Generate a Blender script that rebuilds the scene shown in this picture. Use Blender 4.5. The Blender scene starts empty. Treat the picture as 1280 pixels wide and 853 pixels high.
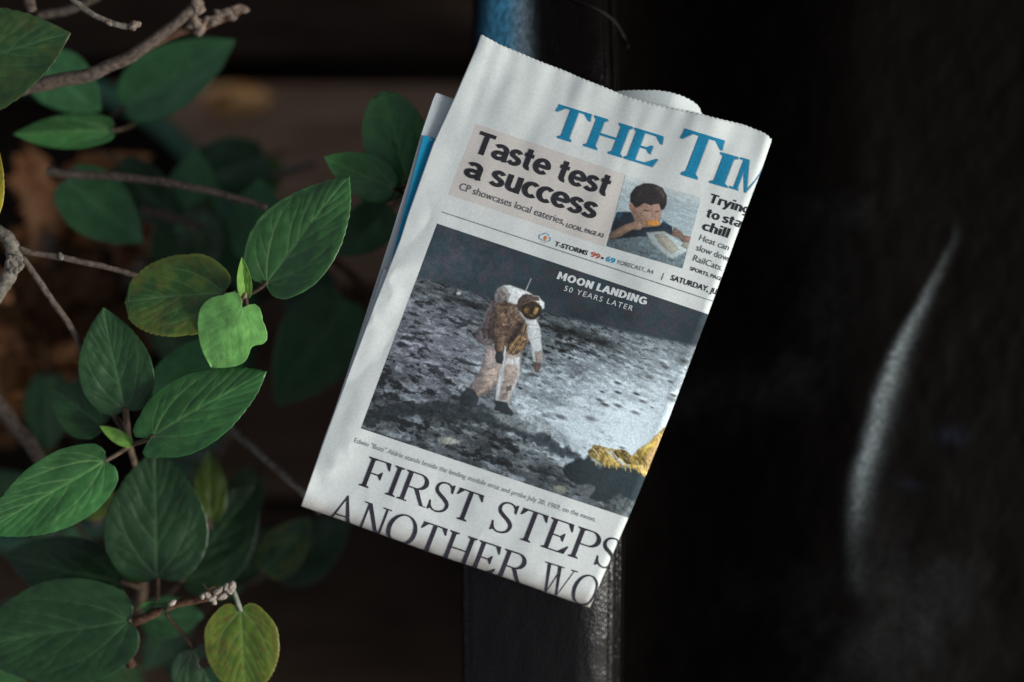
import bpy, bmesh, math, random
import numpy as np
from mathutils import Vector, noise as mnoise

random.seed(7)
RNG = np.random.default_rng(11)
scene = bpy.context.scene
COL = scene.collection
R = math.radians

# ------------------------------------------------------------------ camera
CAM_H = 0.80
cam = bpy.data.cameras.new('camera')
cam.lens = 50; cam.sensor_width = 36; cam.clip_start = 0.02; cam.clip_end = 200
cam.dof.use_dof = True; cam.dof.focus_distance = 0.795; cam.dof.aperture_fstop = 1.55
cam.dof.aperture_blades = 0
cam_o = bpy.data.objects.new('camera', cam); COL.objects.link(cam_o)
cam_o.location = (0, 0, CAM_H)
scene.camera = cam_o

# ------------------------------------------------------------------ light
SUN_EL, SUN_AZ = 25, 104            # azimuth clockwise from +Y
world = bpy.data.worlds.new('World'); scene.world = world; world.use_nodes = True
wn = world.node_tree
bg = wn.nodes['Background']
sky = wn.nodes.new('ShaderNodeTexSky'); sky.sky_type = 'NISHITA'; sky.sun_disc = False
sky.sun_elevation = R(SUN_EL); sky.sun_rotation = R(SUN_AZ)
sky.air_density = 1.0; sky.dust_density = 3.0; sky.ozone_density = 1.0
hs = wn.nodes.new('ShaderNodeHueSaturation'); hs.inputs['Saturation'].default_value = 0.48      # thin high cloud
wn.links.new(sky.outputs[0], hs.inputs['Color']); wn.links.new(hs.outputs[0], bg.inputs[0]); bg.inputs[1].default_value = 0.08
sun = bpy.data.lights.new('sun', 'SUN'); sun.energy = 2.25; sun.angle = R(14); sun.color = (0.95, 1.0, 0.975)
sun_o = bpy.data.objects.new('sun', sun); COL.objects.link(sun_o)
sd = Vector((math.cos(R(SUN_EL))*math.sin(R(SUN_AZ)), math.cos(R(SUN_EL))*math.cos(R(SUN_AZ)), math.sin(R(SUN_EL))))
sun_o.rotation_euler = sd.to_track_quat('Z', 'Y').to_euler()
sun_o.location = sd*3
vs = scene.view_settings
vs.view_transform = 'Standard'; vs.look = 'None'; vs.exposure = 0.5; vs.gamma = 1; vs.use_curve_mapping = False
scene.cycles.max_bounces = 6
scene.cycles.transparent_max_bounces = 4

# ------------------------------------------------------------------ helpers
KPX = 0.72/1280
def W(px, py, z):
    """a place seen at photo pixel (px,py), z metres above the newspaper plane"""
    k = KPX*(CAM_H - z)
    return Vector(((px-640)*k, (426.5-py)*k, z))

def link(name, me, parent=None, mats=None):
    o = bpy.data.objects.new(name, me); COL.objects.link(o)
    if parent: o.parent = parent
    if mats is not None:
        for m in (mats if isinstance(mats, (list, tuple)) else [mats]): me.materials.append(m)
    return o

def empty(name, loc=(0, 0, 0)):
    o = bpy.data.objects.new(name, None); COL.objects.link(o); o.location = loc
    o.empty_display_size = 0.03
    return o

def child(o, root):
    """parent without moving"""
    o.parent = root
    o.location = o.location - root.location
    return o

def tag(o, label=None, cat=None, group=None, kind=None):
    if label: o['label'] = label
    if cat: o['category'] = cat
    if group: o['group'] = group
    if kind: o['kind'] = kind
    return o

def mesh_from(name, verts, faces, smooth=True):
    me = bpy.data.meshes.new(name)
    me.from_pydata([tuple(v) for v in verts], [], faces)
    if smooth: me.polygons.foreach_set('use_smooth', [True]*len(me.polygons))
    me.update()
    return me

def grid_mesh(name, V, smooth=True, close_u=False):
    """V: (rows, cols, 3) array"""
    n, m, _ = V.shape
    me = bpy.data.meshes.new(name)
    idx = np.arange(n*m).reshape(n, m)
    a = idx[:-1, :-1].ravel(); b = idx[:-1, 1:].ravel(); c = idx[1:, 1:].ravel(); d = idx[1:, :-1].ravel()
    f = np.stack([a, b, c, d], 1)
    if close_u:
        a = idx[:-1, -1]; b = idx[:-1, 0]; c = idx[1:, 0]; d = idx[1:, -1]
        f = np.concatenate([f, np.stack([a, b, c, d], 1)])
    me.vertices.add(n*m); me.vertices.foreach_set('co', V.reshape(-1).astype(np.float32))
    me.loops.add(f.size); me.loops.foreach_set('vertex_index', f.reshape(-1).astype(np.int32))
    me.polygons.add(len(f)); me.polygons.foreach_set('loop_start', np.arange(0, f.size, 4, dtype=np.int32))
    me.polygons.foreach_set('loop_total', np.full(len(f), 4, dtype=np.int32))
    me.update(calc_edges=True)
    me.polygons.foreach_set('use_smooth', np.full(len(f), smooth))
    me.validate()
    return me

def set_col(me, rgb, name='Col'):
    at = me.color_attributes.new(name, 'FLOAT_COLOR', 'POINT')
    n = len(me.vertices)
    c = np.ones((n, 4), dtype=np.float32); c[:, :3] = rgb.reshape(n, 3)
    at.data.foreach_set('color', c.reshape(-1))

def srgb(r, g, b):
    c = np.array([r, g, b], float)/255
    return np.where(c <= 0.04045, c/12.92, ((c+0.055)/1.055)**2.4)

def sstep(a, b, x):
    t = np.clip((x-a)/(b-a), 0, 1); return t*t*(3-2*t)

# vectorised value noise
_T = RNG.random((256, 256))
def vnoise(x, y):
    xi = np.floor(x).astype(int); yi = np.floor(y).astype(int)
    fx = x-xi; fy = y-yi
    fx = fx*fx*fx*(fx*(fx*6-15)+10); fy = fy*fy*fy*(fy*(fy*6-15)+10)
    g = lambda i, j: _T[(xi+i) % 256, (yi+j) % 256]
    return (g(0, 0)*(1-fx)+g(1, 0)*fx)*(1-fy)+(g(0, 1)*(1-fx)+g(1, 1)*fx)*fy
def fbm(x, y, o=4, lac=2.03, gain=0.5):
    s = 0; a = 1; t = 0
    for k in range(o):
        s = s+a*vnoise(x+17.3*k, y+5.7*k); t += a; a *= gain; x = x*lac; y = y*lac
    return s/t

def tube(name, pts, radii, mat, parent, seg=10, sub=6, rough=0.0, wob=0.0, seed=0):
    """smooth tapered tube through pts (Vectors) as ONE mesh"""
    P = [Vector(p) for p in pts]; n = len(P)
    if isinstance(radii, (int, float)): radii = [radii]*n
    path = []; rr = []
    for i in range(n-1):
        p0 = P[max(i-1, 0)]; p1 = P[i]; p2 = P[i+1]; p3 = P[min(i+2, n-1)]
        for k in range(sub):
            t = k/sub
            q = 0.5*((2*p1)+(p2-p0)*t+(2*p0-5*p1+4*p2-p3)*t*t+(-p0+3*p1-3*p2+p3)*t**3)
            path.append(q); rr.append(radii[i]*(1-t)+radii[i+1]*t)
    path.append(P[-1]); rr.append(radii[-1])
    rows = []
    up = Vector((0.13, 0.21, 1)).normalized()
    for i, q in enumerate(path):
        d = (path[min(i+1, len(path)-1)]-path[max(i-1, 0)]).normalized()
        s = d.cross(up).normalized(); u = s.cross(d)
        row = []
        off = Vector((mnoise.noise(q*60+Vector((seed, 0, 0))), mnoise.noise(q*60+Vector((0, seed, 9))), 0))*wob*rr[i]
        for k in range(seg):
            a = 2*math.pi*k/seg
            dirv = s*math.cos(a)+u*math.sin(a)
            r = rr[i]*(1+rough*mnoise.noise((q+dirv*rr[i])*260+Vector((seed*3.1, 0, 0)))*.6+.5*rough*mnoise.noise((q+dirv*rr[i])*900+Vector((seed*3.1, 5, 0))))
            row.append(q+off+dirv*r)
        rows.append(row)
    first = [path[0]-(path[1]-path[0]).normalized()*rr[0]*0.35]*seg
    last = [path[-1]+(path[-1]-path[-2]).normalized()*rr[-1]*0.35]*seg
    V = np.array([[tuple(v) for v in r] for r in [first]+rows+[last]])
    me = grid_mesh(name, V, close_u=True)
    return link(name, me, parent, mat)

def poly_ribbon(pts, widths):
    """polyline -> polygon strip quads (2D)"""
    P = np.array(pts, float)
    d = np.gradient(P, axis=0); d /= np.linalg.norm(d, axis=1)[:, None]+1e-9
    nrm = np.stack([-d[:, 1], d[:, 0]], 1)
    w = np.array(widths, float)
    if w.ndim == 1: w = np.stack([w, w], 1)
    L = P+nrm*w/2; Rr = P-nrm*w/2
    return [[tuple(L[i]), tuple(L[i+1]), tuple(Rr[i+1]), tuple(Rr[i])] for i in range(len(P)-1)]

# ------------------------------------------------------------------ materials
def mat(name, color=(0.5, 0.5, 0.5), rough=0.6, spec=0.5):
    m = bpy.data.materials.new(name); m.use_nodes = True
    p = m.node_tree.nodes['Principled BSDF']
    p.inputs['Base Color'].default_value = (*color, 1)
    p.inputs['Roughness'].default_value = rough
    p.inputs['Specular IOR Level'].default_value = spec
    return m, m.node_tree, p

def N(t, typ, **kw):
    n = t.nodes.new(typ)
    for k, v in kw.items():
        if k in n.inputs: n.inputs[k].default_value = v
        else: setattr(n, k, v)
    return n

def ramp(t, fac, stops):
    r = t.nodes.new('ShaderNodeValToRGB')
    while len(r.color_ramp.elements) < len(stops): r.color_ramp.elements.new(0.5)
    for e, (pos, c) in zip(r.color_ramp.elements, stops):
        e.position = pos; e.color = (*c, 1) if len(c) == 3 else c
    t.links.new(fac, r.inputs[0]); return r

def bump(t, p, height, strength, dist=0.001, prev=None):
    b = N(t, 'ShaderNodeBump'); b.inputs['Strength'].default_value = strength; b.inputs['Distance'].default_value = dist
    t.links.new(height, b.inputs['Height'])
    if prev is not None: t.links.new(prev.outputs[0], b.inputs['Normal'])
    t.links.new(b.outputs[0], p.inputs['Normal']); return b

def mulcol(t, c_in, fac_in, lo, hi):
    """c * map(fac -> lo..hi)"""
    mr = N(t, 'ShaderNodeMapRange'); mr.inputs['To Min'].default_value = lo; mr.inputs['To Max'].default_value = hi
    mr.inputs['From Min'].default_value = 0.3; mr.inputs['From Max'].default_value = 0.7
    t.links.new(fac_in, mr.inputs['Value'])
    v = N(t, 'ShaderNodeVectorMath', operation='SCALE')
    t.links.new(c_in, v.inputs[0]); t.links.new(mr.outputs[0], v.inputs['Scale'])
    return v.outputs[0]

# newsprint
def newsprint(name, color, attr=False, grain=0.05):
    m, t, p = mat(name, color, 0.85, 0.15)
    tc = N(t, 'ShaderNodeTexCoord')
    n1 = N(t, 'ShaderNodeTexNoise'); n1.inputs['Scale'].default_value = 900; n1.inputs['Detail'].default_value = 3
    n2 = N(t, 'ShaderNodeTexNoise'); n2.inputs['Scale'].default_value = 45; n2.inputs['Detail'].default_value = 4
    t.links.new(tc.outputs['Object'], n1.inputs[0]); t.links.new(tc.outputs['Object'], n2.inputs[0])
    if attr:
        a = N(t, 'ShaderNodeVertexColor'); a.layer_name = 'Col'; c = a.outputs[0]
    else:
        rgb = N(t, 'ShaderNodeRGB'); rgb.outputs[0].default_value = (*color, 1); c = rgb.outputs[0]
    c = mulcol(t, c, n1.outputs[0], 1-grain*1.6, 1+grain*1.2)
    c = mulcol(t, c, n2.outputs[0], 1-grain*0.7, 1+grain*0.5)
    t.links.new(c, p.inputs['Base Color'])
    bump(t, p, n1.outputs[0], 0.12, 0.0002)
    return m
M_PAPER = newsprint('newsprint_paper', (0.60, 0.625, 0.62))
M_FRONT = newsprint('newsprint_front', (0.60, 0.625, 0.62), attr=True)
M_PAPER2 = newsprint('newsprint_inner', (0.56, 0.60, 0.60))
M_BEIGE = newsprint('ink_beige', (0.55, 0.51, 0.48))
M_BLACK = newsprint('ink_black', (0.028, 0.028, 0.034), grain=0.25)
M_HEAD = newsprint('ink_headline', (0.036, 0.032, 0.044), grain=0.3)
M_GREY = newsprint('ink_grey', (0.20, 0.215, 0.235), grain=0.2)
M_DGREY = newsprint('ink_dark_grey', (0.085, 0.09, 0.10), grain=0.2)
M_BLUE = newsprint('ink_blue', (0.012, 0.19, 0.34), grain=0.14)
M_BLUESH = newsprint('ink_blue_shade', (0.27, 0.33, 0.38), grain=0.1)
M_CYAN = newsprint('ink_cyan', (0.015, 0.27, 0.46), grain=0.08)
M_LBLUE = newsprint('ink_light_blue', (0.22, 0.37, 0.50), grain=0.1)
M_RED = newsprint('ink_red', (0.50, 0.11, 0.075), grain=0.1)
M_ORANGE = newsprint('ink_orange', (0.60, 0.22, 0.05), grain=0.1)
M_WHITE = newsprint('unprinted_white', (0.62, 0.65, 0.65), grain=0.06)
M_PIC = newsprint('halftone_print', (0.3, 0.3, 0.3), attr=True, grain=0.13)

# leather
def leather(name, base, rough, spec, dust=0.0, scale=1.0, bstr=0.35, scratch=0.0, painted_sheen=False):
    m, t, p = mat(name, base, rough, spec)
    tc = N(t, 'ShaderNodeTexCoord')
    v = N(t, 'ShaderNodeTexVoronoi'); v.inputs['Scale'].default_value = 900*scale; v.feature = 'F1'
    mp = N(t, 'ShaderNodeMapping'); mp.inputs['Scale'].default_value = (1.0, 0.45, 1.0)
    t.links.new(tc.outputs['Object'], mp.inputs[0]); t.links.new(mp.outputs[0], v.inputs['Vector'])
    n = N(t, 'ShaderNodeTexNoise'); n.inputs['Scale'].default_value = 420*scale; n.inputs['Detail'].default_value = 5
    t.links.new(mp.outputs[0], n.inputs[0])
    n3 = N(t, 'ShaderNodeTexNoise'); n3.inputs['Scale'].default_value = 26; n3.inputs['Detail'].default_value = 5
    t.links.new(tc.outputs['Object'], n3.inputs[0])
    ad = N(t, 'ShaderNodeMath', operation='ADD'); t.links.new(v.outputs['Distance'], ad.inputs[0]); t.links.new(n.outputs[0], ad.inputs[1])
    b1 = bump(t, p, ad.outputs[0], bstr, 0.0006)
    rr = N(t, 'ShaderNodeMapRange'); rr.inputs['To Min'].default_value = rough-0.07; rr.inputs['To Max'].default_value = rough+0.10
    t.links.new(n3.outputs[0], rr.inputs['Value']); t.links.new(rr.outputs[0], p.inputs['Roughness'])
    if scratch:
        w = N(t, 'ShaderNodeTexNoise'); w.inputs['Scale'].default_value = 160; w.inputs['Detail'].default_value = 6; w.inputs['Distortion'].default_value = 1.5
        t.links.new(mp.outputs[0], w.inputs[0])
        w2 = N(t, 'ShaderNodeTexNoise'); w2.inputs['Scale'].default_value = 11
        t.links.new(tc.outputs['Object'], w2.inputs[0])
        mm = N(t, 'ShaderNodeMath', operation='MULTIPLY'); t.links.new(w.outputs[0], mm.inputs[0]); t.links.new(w2.outputs[0], mm.inputs[1])
        cr = ramp(t, mm.outputs[0], [(0.0, base), (0.36, base), (0.46, tuple(min(1, c*1+scratch) for c in base))])
        t.links.new(cr.outputs[0], p.inputs['Base Color'])
        if painted_sheen:  # adds the blue sheen painted in the vertex colours
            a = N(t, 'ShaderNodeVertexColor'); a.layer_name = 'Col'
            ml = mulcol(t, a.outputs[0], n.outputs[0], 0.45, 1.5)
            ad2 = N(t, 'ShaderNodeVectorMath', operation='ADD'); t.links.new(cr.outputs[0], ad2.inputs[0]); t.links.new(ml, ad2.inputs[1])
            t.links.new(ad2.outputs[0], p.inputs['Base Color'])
    return m
M_ARM = leather('arm_leather', (0.004, 0.003, 0.003), 0.185, 0.22, bstr=0.36, scratch=0.02, painted_sheen=True)
M_SIDE = leather('side_leather', (0.004, 0.003, 0.003), 0.5, 0.1)
M_THREAD, _, _ = mat('stitch_thread', (0.003, 0.003, 0.003), 0.9, 0.1)

def seat_material():
    m, t, p = mat('seat_leather', (0.003, 0.0025, 0.0025), 0.5, 0.02)
    tc = N(t, 'ShaderNodeTexCoord')
    a = N(t, 'ShaderNodeVertexColor'); a.layer_name = 'Col'
    n = N(t, 'ShaderNodeTexNoise'); n.inputs['Scale'].default_value = 520; n.inputs['Detail'].default_value = 5; n.inputs['Roughness'].default_value = 0.7
    t.links.new(tc.outputs['Object'], n.inputs[0])
    mr = N(t, 'ShaderNodeMapRange'); mr.inputs['From Min'].default_value = 0.40; mr.inputs['From Max'].default_value = 0.66
    mr.inputs['To Min'].default_value = 0.35; mr.inputs['To Max'].default_value = 1.7
    t.links.new(n.outputs[0], mr.inputs['Value'])
    sc = N(t, 'ShaderNodeVectorMath', operation='SCALE'); t.links.new(a.outputs[0], sc.inputs[0]); t.links.new(mr.outputs[0], sc.inputs['Scale'])
    ad = N(t, 'ShaderNodeVectorMath', operation='ADD'); ad.inputs[1].default_value = (0.0050, 0.0037, 0.0031)
    t.links.new(sc.outputs[0], ad.inputs[0]); t.links.new(ad.outputs[0], p.inputs['Base Color'])
    bump(t, p, n.outputs[0], 0.4, 0.0006)
    return m
M_SEAT = seat_material()

# leaves
def leaf_material(name, rough=0.42, spec=0.35, trans=0.18):
    m, t, p = mat(name, (0.05, 0.15, 0.06), rough, spec)
    a = N(t, 'ShaderNodeVertexColor'); a.layer_name = 'Col'
    tc = N(t, 'ShaderNodeTexCoord')
    n = N(t, 'ShaderNodeTexNoise'); n.inputs['Scale'].default_value = 260; n.inputs['Detail'].default_value = 5
    n2 = N(t, 'ShaderNodeTexVoronoi'); n2.inputs['Scale'].default_value = 420; n2.feature = 'DISTANCE_TO_EDGE'
    t.links.new(tc.outputs['Object'], n.inputs[0]); t.links.new(tc.outputs['Object'], n2.inputs['Vector'])
    c = mulcol(t, a.outputs[0], n.outputs[0], 0.86, 1.14)
    t.links.new(c, p.inputs['Base Color'])
    b1 = bump(t, p, n2.outputs['Distance'], 0.16, 0.0006)
    bump(t, p, n.outputs[0], 0.10, 0.0006, prev=b1)
    rr = N(t, 'ShaderNodeMapRange'); rr.inputs['To Min'].default_value = rough-0.12; rr.inputs['To Max'].default_value = rough+0.16
    t.links.new(n.outputs[0], rr.inputs['Value']); t.links.new(rr.outputs[0], p.inputs['Roughness'])
    tr = N(t, 'ShaderNodeBsdfTranslucent'); mx = N(t, 'ShaderNodeMixShader'); mx.inputs[0].default_value = trans
    sc = N(t, 'ShaderNodeVectorMath', operation='MULTIPLY'); sc.inputs[1].default_value = (1.5, 1.5, 0.7)
    t.links.new(a.outputs[0], sc.inputs[0]); t.links.new(sc.outputs[0], tr.inputs[0])
    out = t.nodes['Material Output']
    t.links.new(p.outputs[0], mx.inputs[1]); t.links.new(tr.outputs[0], mx.inputs[2]); t.links.new(mx.outputs[0], out.inputs[0])
    return m
M_LEAF = leaf_material('leaf_blade', 0.36, 0.5)
M_DRY = leaf_material('dry_leaf_blade', 0.7, 0.15, 0.1)

def noisy(name, c1, c2, scale, rough=0.8, spec=0.2, bs=0.5, bd=0.001, stretch=(1, 1, 1)):
    m, t, p = mat(name, c1, rough, spec)
    tc = N(t, 'ShaderNodeTexCoord'); mp = N(t, 'ShaderNodeMapping'); mp.inputs['Scale'].default_value = stretch
    t.links.new(tc.outputs['Object'], mp.inputs[0])
    n = N(t, 'ShaderNodeTexNoise'); n.inputs['Scale'].default_value = scale; n.inputs['Detail'].default_value = 6
    t.links.new(mp.outputs[0], n.inputs[0])
    r = ramp(t, n.outputs[0], [(0.32, c1), (0.68, c2)])
    t.links.new(r.outputs[0], p.inputs['Base Color'])
    bump(t, p, n.outputs[0], bs, bd)
    return m
M_BARK = noisy('twig_bark', (0.045, 0.032, 0.024), (0.13, 0.098, 0.078), 330, 0.85, 0.2, 0.8, 0.0008)
M_BARKG = noisy('pale_bark', (0.075, 0.064, 0.05), (0.20, 0.175, 0.145), 300, 0.85, 0.2, 0.8, 0.0008)
M_BARKB = noisy('brown_bark', (0.04, 0.018, 0.011), (0.13, 0.065, 0.038), 350, 0.85, 0.2, 0.8, 0.0008)
M_STALK = noisy('leaf_stalk', (0.045, 0.03, 0.02), (0.11, 0.07, 0.045), 200, 0.6, 0.3)
M_STALKG = noisy('pale_stalk', (0.10, 0.12, 0.09), (0.20, 0.21, 0.16), 200, 0.6, 0.3)
M_BUG = noisy('scale_wax', (0.20, 0.15, 0.12), (0.40, 0.34, 0.29), 900, 0.7, 0.3)
M_BUD = noisy('bud', (0.09, 0.06, 0.045), (0.25, 0.19, 0.15), 500, 0.8, 0.2)
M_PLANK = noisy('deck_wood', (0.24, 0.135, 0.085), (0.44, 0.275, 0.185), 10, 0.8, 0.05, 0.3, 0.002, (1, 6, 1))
M_PLANKM = noisy('deck_wood_shaded', (0.075, 0.043, 0.029), (0.12, 0.074, 0.051), 9, 0.8, 0.05, 0.3, 0.002, (1, 6, 1))  # darker copy of the deck wood, shade put into its colour
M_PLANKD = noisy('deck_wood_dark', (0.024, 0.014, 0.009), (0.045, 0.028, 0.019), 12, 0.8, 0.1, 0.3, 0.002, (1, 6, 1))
M_SOIL = noisy('potting_soil', (0.012, 0.008, 0.006), (0.04, 0.026, 0.018), 90, 0.95, 0.1, 1.0, 0.006)
M_POT = noisy('glazed_planter', (0.04, 0.115, 0.07), (0.065, 0.16, 0.10), 12, 0.45, 0.3, 0.1)
M_UNDER = noisy('dark_ground', (0.012, 0.009, 0.007), (0.022, 0.016, 0.012), 20)

# =================================================================== SETTING
g = mesh_from('ground', [(-6, -6, -0.62), (6, -6, -0.62), (6, 6, -0.62), (-6, 6, -0.62)], [(0, 1, 2, 3)], False)
tag(link('ground', g, None, M_UNDER), kind='structure')

deck = empty('deck', (0, 0, -0.55)); tag(deck, kind='structure')
def plank(y0, y1, z, x0, x1, m, bev=0.004):
    bm = bmesh.new()
    bmesh.ops.create_cube(bm, size=1)
    for v in bm.verts:
        v.co = Vector((x0+(v.co.x+.5)*(x1-x0), y0+(v.co.y+.5)*(y1-y0), z-0.03+(v.co.z+.5)*0.03))
    bmesh.ops.bevel(bm, geom=bm.edges[:], offset=bev, segments=2, affect='EDGES')
    me = bpy.data.meshes.new('plank'); bm.to_mesh(me); bm.free()
    o = link('plank', me, None, m); child(o, deck)
    return o
DZ = -0.50
yk = W(0, 105, DZ).y
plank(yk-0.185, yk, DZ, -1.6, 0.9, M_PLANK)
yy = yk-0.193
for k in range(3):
    plank(yy-0.185, yy, DZ-0.002*k, -1.6, 0.9, M_PLANKM if k == 0 else M_PLANKD); yy -= 0.193  # lower planks get darker wood, imitating the shade across the deck
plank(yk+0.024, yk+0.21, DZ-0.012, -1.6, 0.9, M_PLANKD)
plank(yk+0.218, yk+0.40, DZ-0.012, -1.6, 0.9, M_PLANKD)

# =================================================================== ARMCHAIR
chair = empty('armchair', (0.20, 0.0, -0.58))
tag(chair, 'dark brown leather armchair carrying the folded newspaper on its arm', 'armchair')
def arm_z(y): return -0.0135 - 0.62*y*y
AXL0, AXR0 = W(576, 700, -0.03).x, W(785, 700, -0.03).x
def arm_edges(y):
    t = sstep(0.0, 0.24, y)
    return AXL0+0.006*t, AXR0-0.005*t
def arm_profile(y):
    """points across the arm pad, left to right, as (x, z)"""
    xl, xr = arm_edges(y); z0 = arm_z(y)
    t = float(sstep(0.05, 0.17, y))
    rl = 0.008+0.034*t           # roll of the left shoulder grows towards the far end
    rr = 0.036-0.012*t
    pts = []
    for k in range(18):          # left wall + shoulder (up to flat)
        th = math.pi/2*(1-k/17)
        pts.append((xl+rl-rl*math.sin(th), z0-rl*0.8*(1-math.cos(th))))
    nflat = 20
    for k in range(1, nflat):
        x = xl+rl+(xr-rr-xl-rl)*k/nflat
        pts.append((x, z0+0.0008*math.sin(math.pi*k/nflat)))
    n2 = 60
    for k in range(n2+1):
        th = math.radians(86)*k/n2
        x = xr-rr+rr*math.sin(th)/math.sin(math.radians(86)); z = z0-rr*0.8*(1-math.cos(th))
        gx = xr-0.0058
        gz = -0.0016*math.exp(-((x-gx)/0.0009)**2)          # seam groove
        gz += 0.0009*sstep(gx+0.0005, gx+0.002, x)           # raised welt outside the seam
        gz += -0.0006*math.exp(-((x-(xr-0.0105))/0.0006)**2) # stitch line dent
        pts.append((x, z+gz))
    return pts
ys = np.linspace(-0.30, 0.27, 200)
rows = []
for y in ys:
    pr = arm_profile(float(y))
    lo = [(pr[0][0]+0.001, pr[0][1]-0.10), (pr[0][0], pr[0][1]-0.02)]
    hi = [(pr[-1][0], pr[-1][1]-0.02), (pr[-1][0]-0.001, pr[-1][1]-0.10)]
    row = []
    for (x, z) in lo+pr+hi:
        q = 0.0005*mnoise.noise(Vector((x*38, y*30, 3)))+0.00035*mnoise.noise(Vector((x*150, y*70, 8)))
        row.append((x, y, z+q))
    rows.append(row)
AV = np.array(rows); ame = grid_mesh('armrest', AV)
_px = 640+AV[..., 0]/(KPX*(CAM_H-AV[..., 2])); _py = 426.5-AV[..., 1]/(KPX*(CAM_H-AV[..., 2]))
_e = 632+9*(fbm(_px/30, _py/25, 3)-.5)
_sheen = np.exp(-(np.abs(_px-_e)/24)**3)*(1-sstep(70, 120, _py))*(0.75+0.5*fbm(_px/14, _py/40, 3))
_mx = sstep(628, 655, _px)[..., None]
set_col(ame, _sheen[..., None]*(np.array([0.08, 0.40, 0.62])*(1-_mx)+np.array([0.32, 0.44, 0.52])*_mx))  # blue sky reflection painted into the leather colour
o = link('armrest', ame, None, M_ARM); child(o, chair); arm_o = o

# stitches along the right seam of the arm
def box_tris(c, d, s, w, h, L):
    out = []
    for sz in (-1, 1):
        for sx, sy in ((-1, -1), (1, -1), (1, 1), (-1, 1)):
            out.append(c+s*(sx*w)+d*(sy*L)+Vector((0, 0, sz*h)))
    return out, [(0, 3, 2, 1), (4, 5, 6, 7), (0, 1, 5, 4), (1, 2, 6, 5), (2, 3, 7, 6), (3, 0, 4, 7)]
vv, ff = [], []
y = -0.295
while y < 0.26:
    pr = arm_profile(y); xl, xr = arm_edges(y)
    xs = xr-0.0105
    z = min(pr, key=lambda q: abs(q[0]-xs))[1]
    v, f = box_tris(Vector((xs, y, z+0.0001)), Vector((0, 1, 0)), Vector((0.9, 0, -0.4)), 0.0004, 0.0003, 0.0011)
    n0 = len(vv); vv += v; ff += [tuple(i+n0 for i in q) for q in f]
    y += 0.0036
o = link('stitching', mesh_from('stitching', vv, ff, False), None, M_THREAD); child(o, chair); tag(o, kind='stuff')

# side skirts of the arm
def slab(name, x0, x1, y0, y1, z0, z1, m, bev=0.01, seg=3):
    bm = bmesh.new(); bmesh.ops.create_cube(bm, size=1)
    for v in bm.verts: v.co = Vector((x0+(v.co.x+.5)*(x1-x0), y0+(v.co.y+.5)*(y1-y0), z0+(v.co.z+.5)*(z1-z0)))
    bmesh.ops.bevel(bm, geom=bm.edges[:], offset=bev, segments=seg, affect='EDGES')
    me = bpy.data.meshes.new(name); bm.to_mesh(me); bm.free()
    for p in me.polygons: p.use_smooth = True
    o = link(name, me, None, m); child(o, chair); return o
slab('side_panel', AXL0+0.006, AXR0-0.005, -0.295, 0.27, -0.50, -0.095, M_SIDE, 0.006)
# back of the chair rises beyond the top of the picture
slab('backrest', AXL0+0.01, 0.70, 0.262, 0.40, -0.45, 0.30, M_SIDE, 0.03, 5)
slab('front_rail', AXR0, 0.66, -0.40, -0.33, -0.45, -0.16, M_SIDE, 0.015)
for lx in (AXL0+0.03, 0.62):
    for ly in (-0.27, 0.33):
        slab('leg', lx-0.02, lx+0.02, ly-0.02, ly+0.02, -0.62, -0.44, M_SIDE, 0.004)

# thin raised seam curving over the far end of the arm
pts = []
for (px, py) in ((704, -8), (722, 1), (742, 9), (760, 17), (772, 26), (782, 38), (787, 52)):
    p = W(px, py, -0.036); xl, xr = arm_edges(p.y)
    pr = arm_profile(p.y); z = min(pr, key=lambda q: abs(q[0]-p.x))[1] if p.x < xr else pr[-1][1]-0.004
    pts.append(Vector((p.x, p.y, z+0.0006)))
o = tube('piping', pts, 0.0014, M_SIDE, None, 8, 6); child(o, chair)

# seat cushion: heightfield with the crease that catches the light
crease = [(1196, 262), (1190, 300), (1166, 345), (1140, 395), (1118, 440), (1102, 490), (1088, 540), (1076, 590), (1068, 640), (1064, 690), (1072, 740), (1092, 790), (1110, 830)]
crz = -0.085
cw = [W(px, py, crz) for px, py in crease]
cxs = np.array([c.x for c in cw]); cys = np.array([c.y for c in cw])
nx, ny = 460, 460
X, Y = np.meshgrid(np.linspace(AXR0-0.004, 0.62, nx), np.linspace(-0.335, 0.264, ny))
cx_at = np.interp(Y, cys[::-1], cxs[::-1])
d = X-cx_at                                  # signed distance across the crease
pyv = 426.5 - Y/(KPX*(CAM_H-crz)); pxv = 640 + X/(KPX*(CAM_H-crz))
amp = .28*sstep(250, 420, pyv)*(1-sstep(600, 740, pyv))
Z = -0.135+0.05*sstep(0.0, 0.16, X-AXR0)
wd = 0.0085+0.004*sstep(300, 520, pyv)
Z = Z+amp*0.0055*(1-sstep(-0.4, 1.0, d/wd))*np.exp(-np.clip(-d, 0, 1)/0.05)
Z += 0.004*(fbm(X*14+3, Y*14, 4)-0.5)
Z += 0.0015*(fbm(X*60+3, Y*45+9, 3)-0.5)*1.0
V = np.stack([X, Y, Z], 2)
me = grid_mesh('seat_cushion', V)
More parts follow.
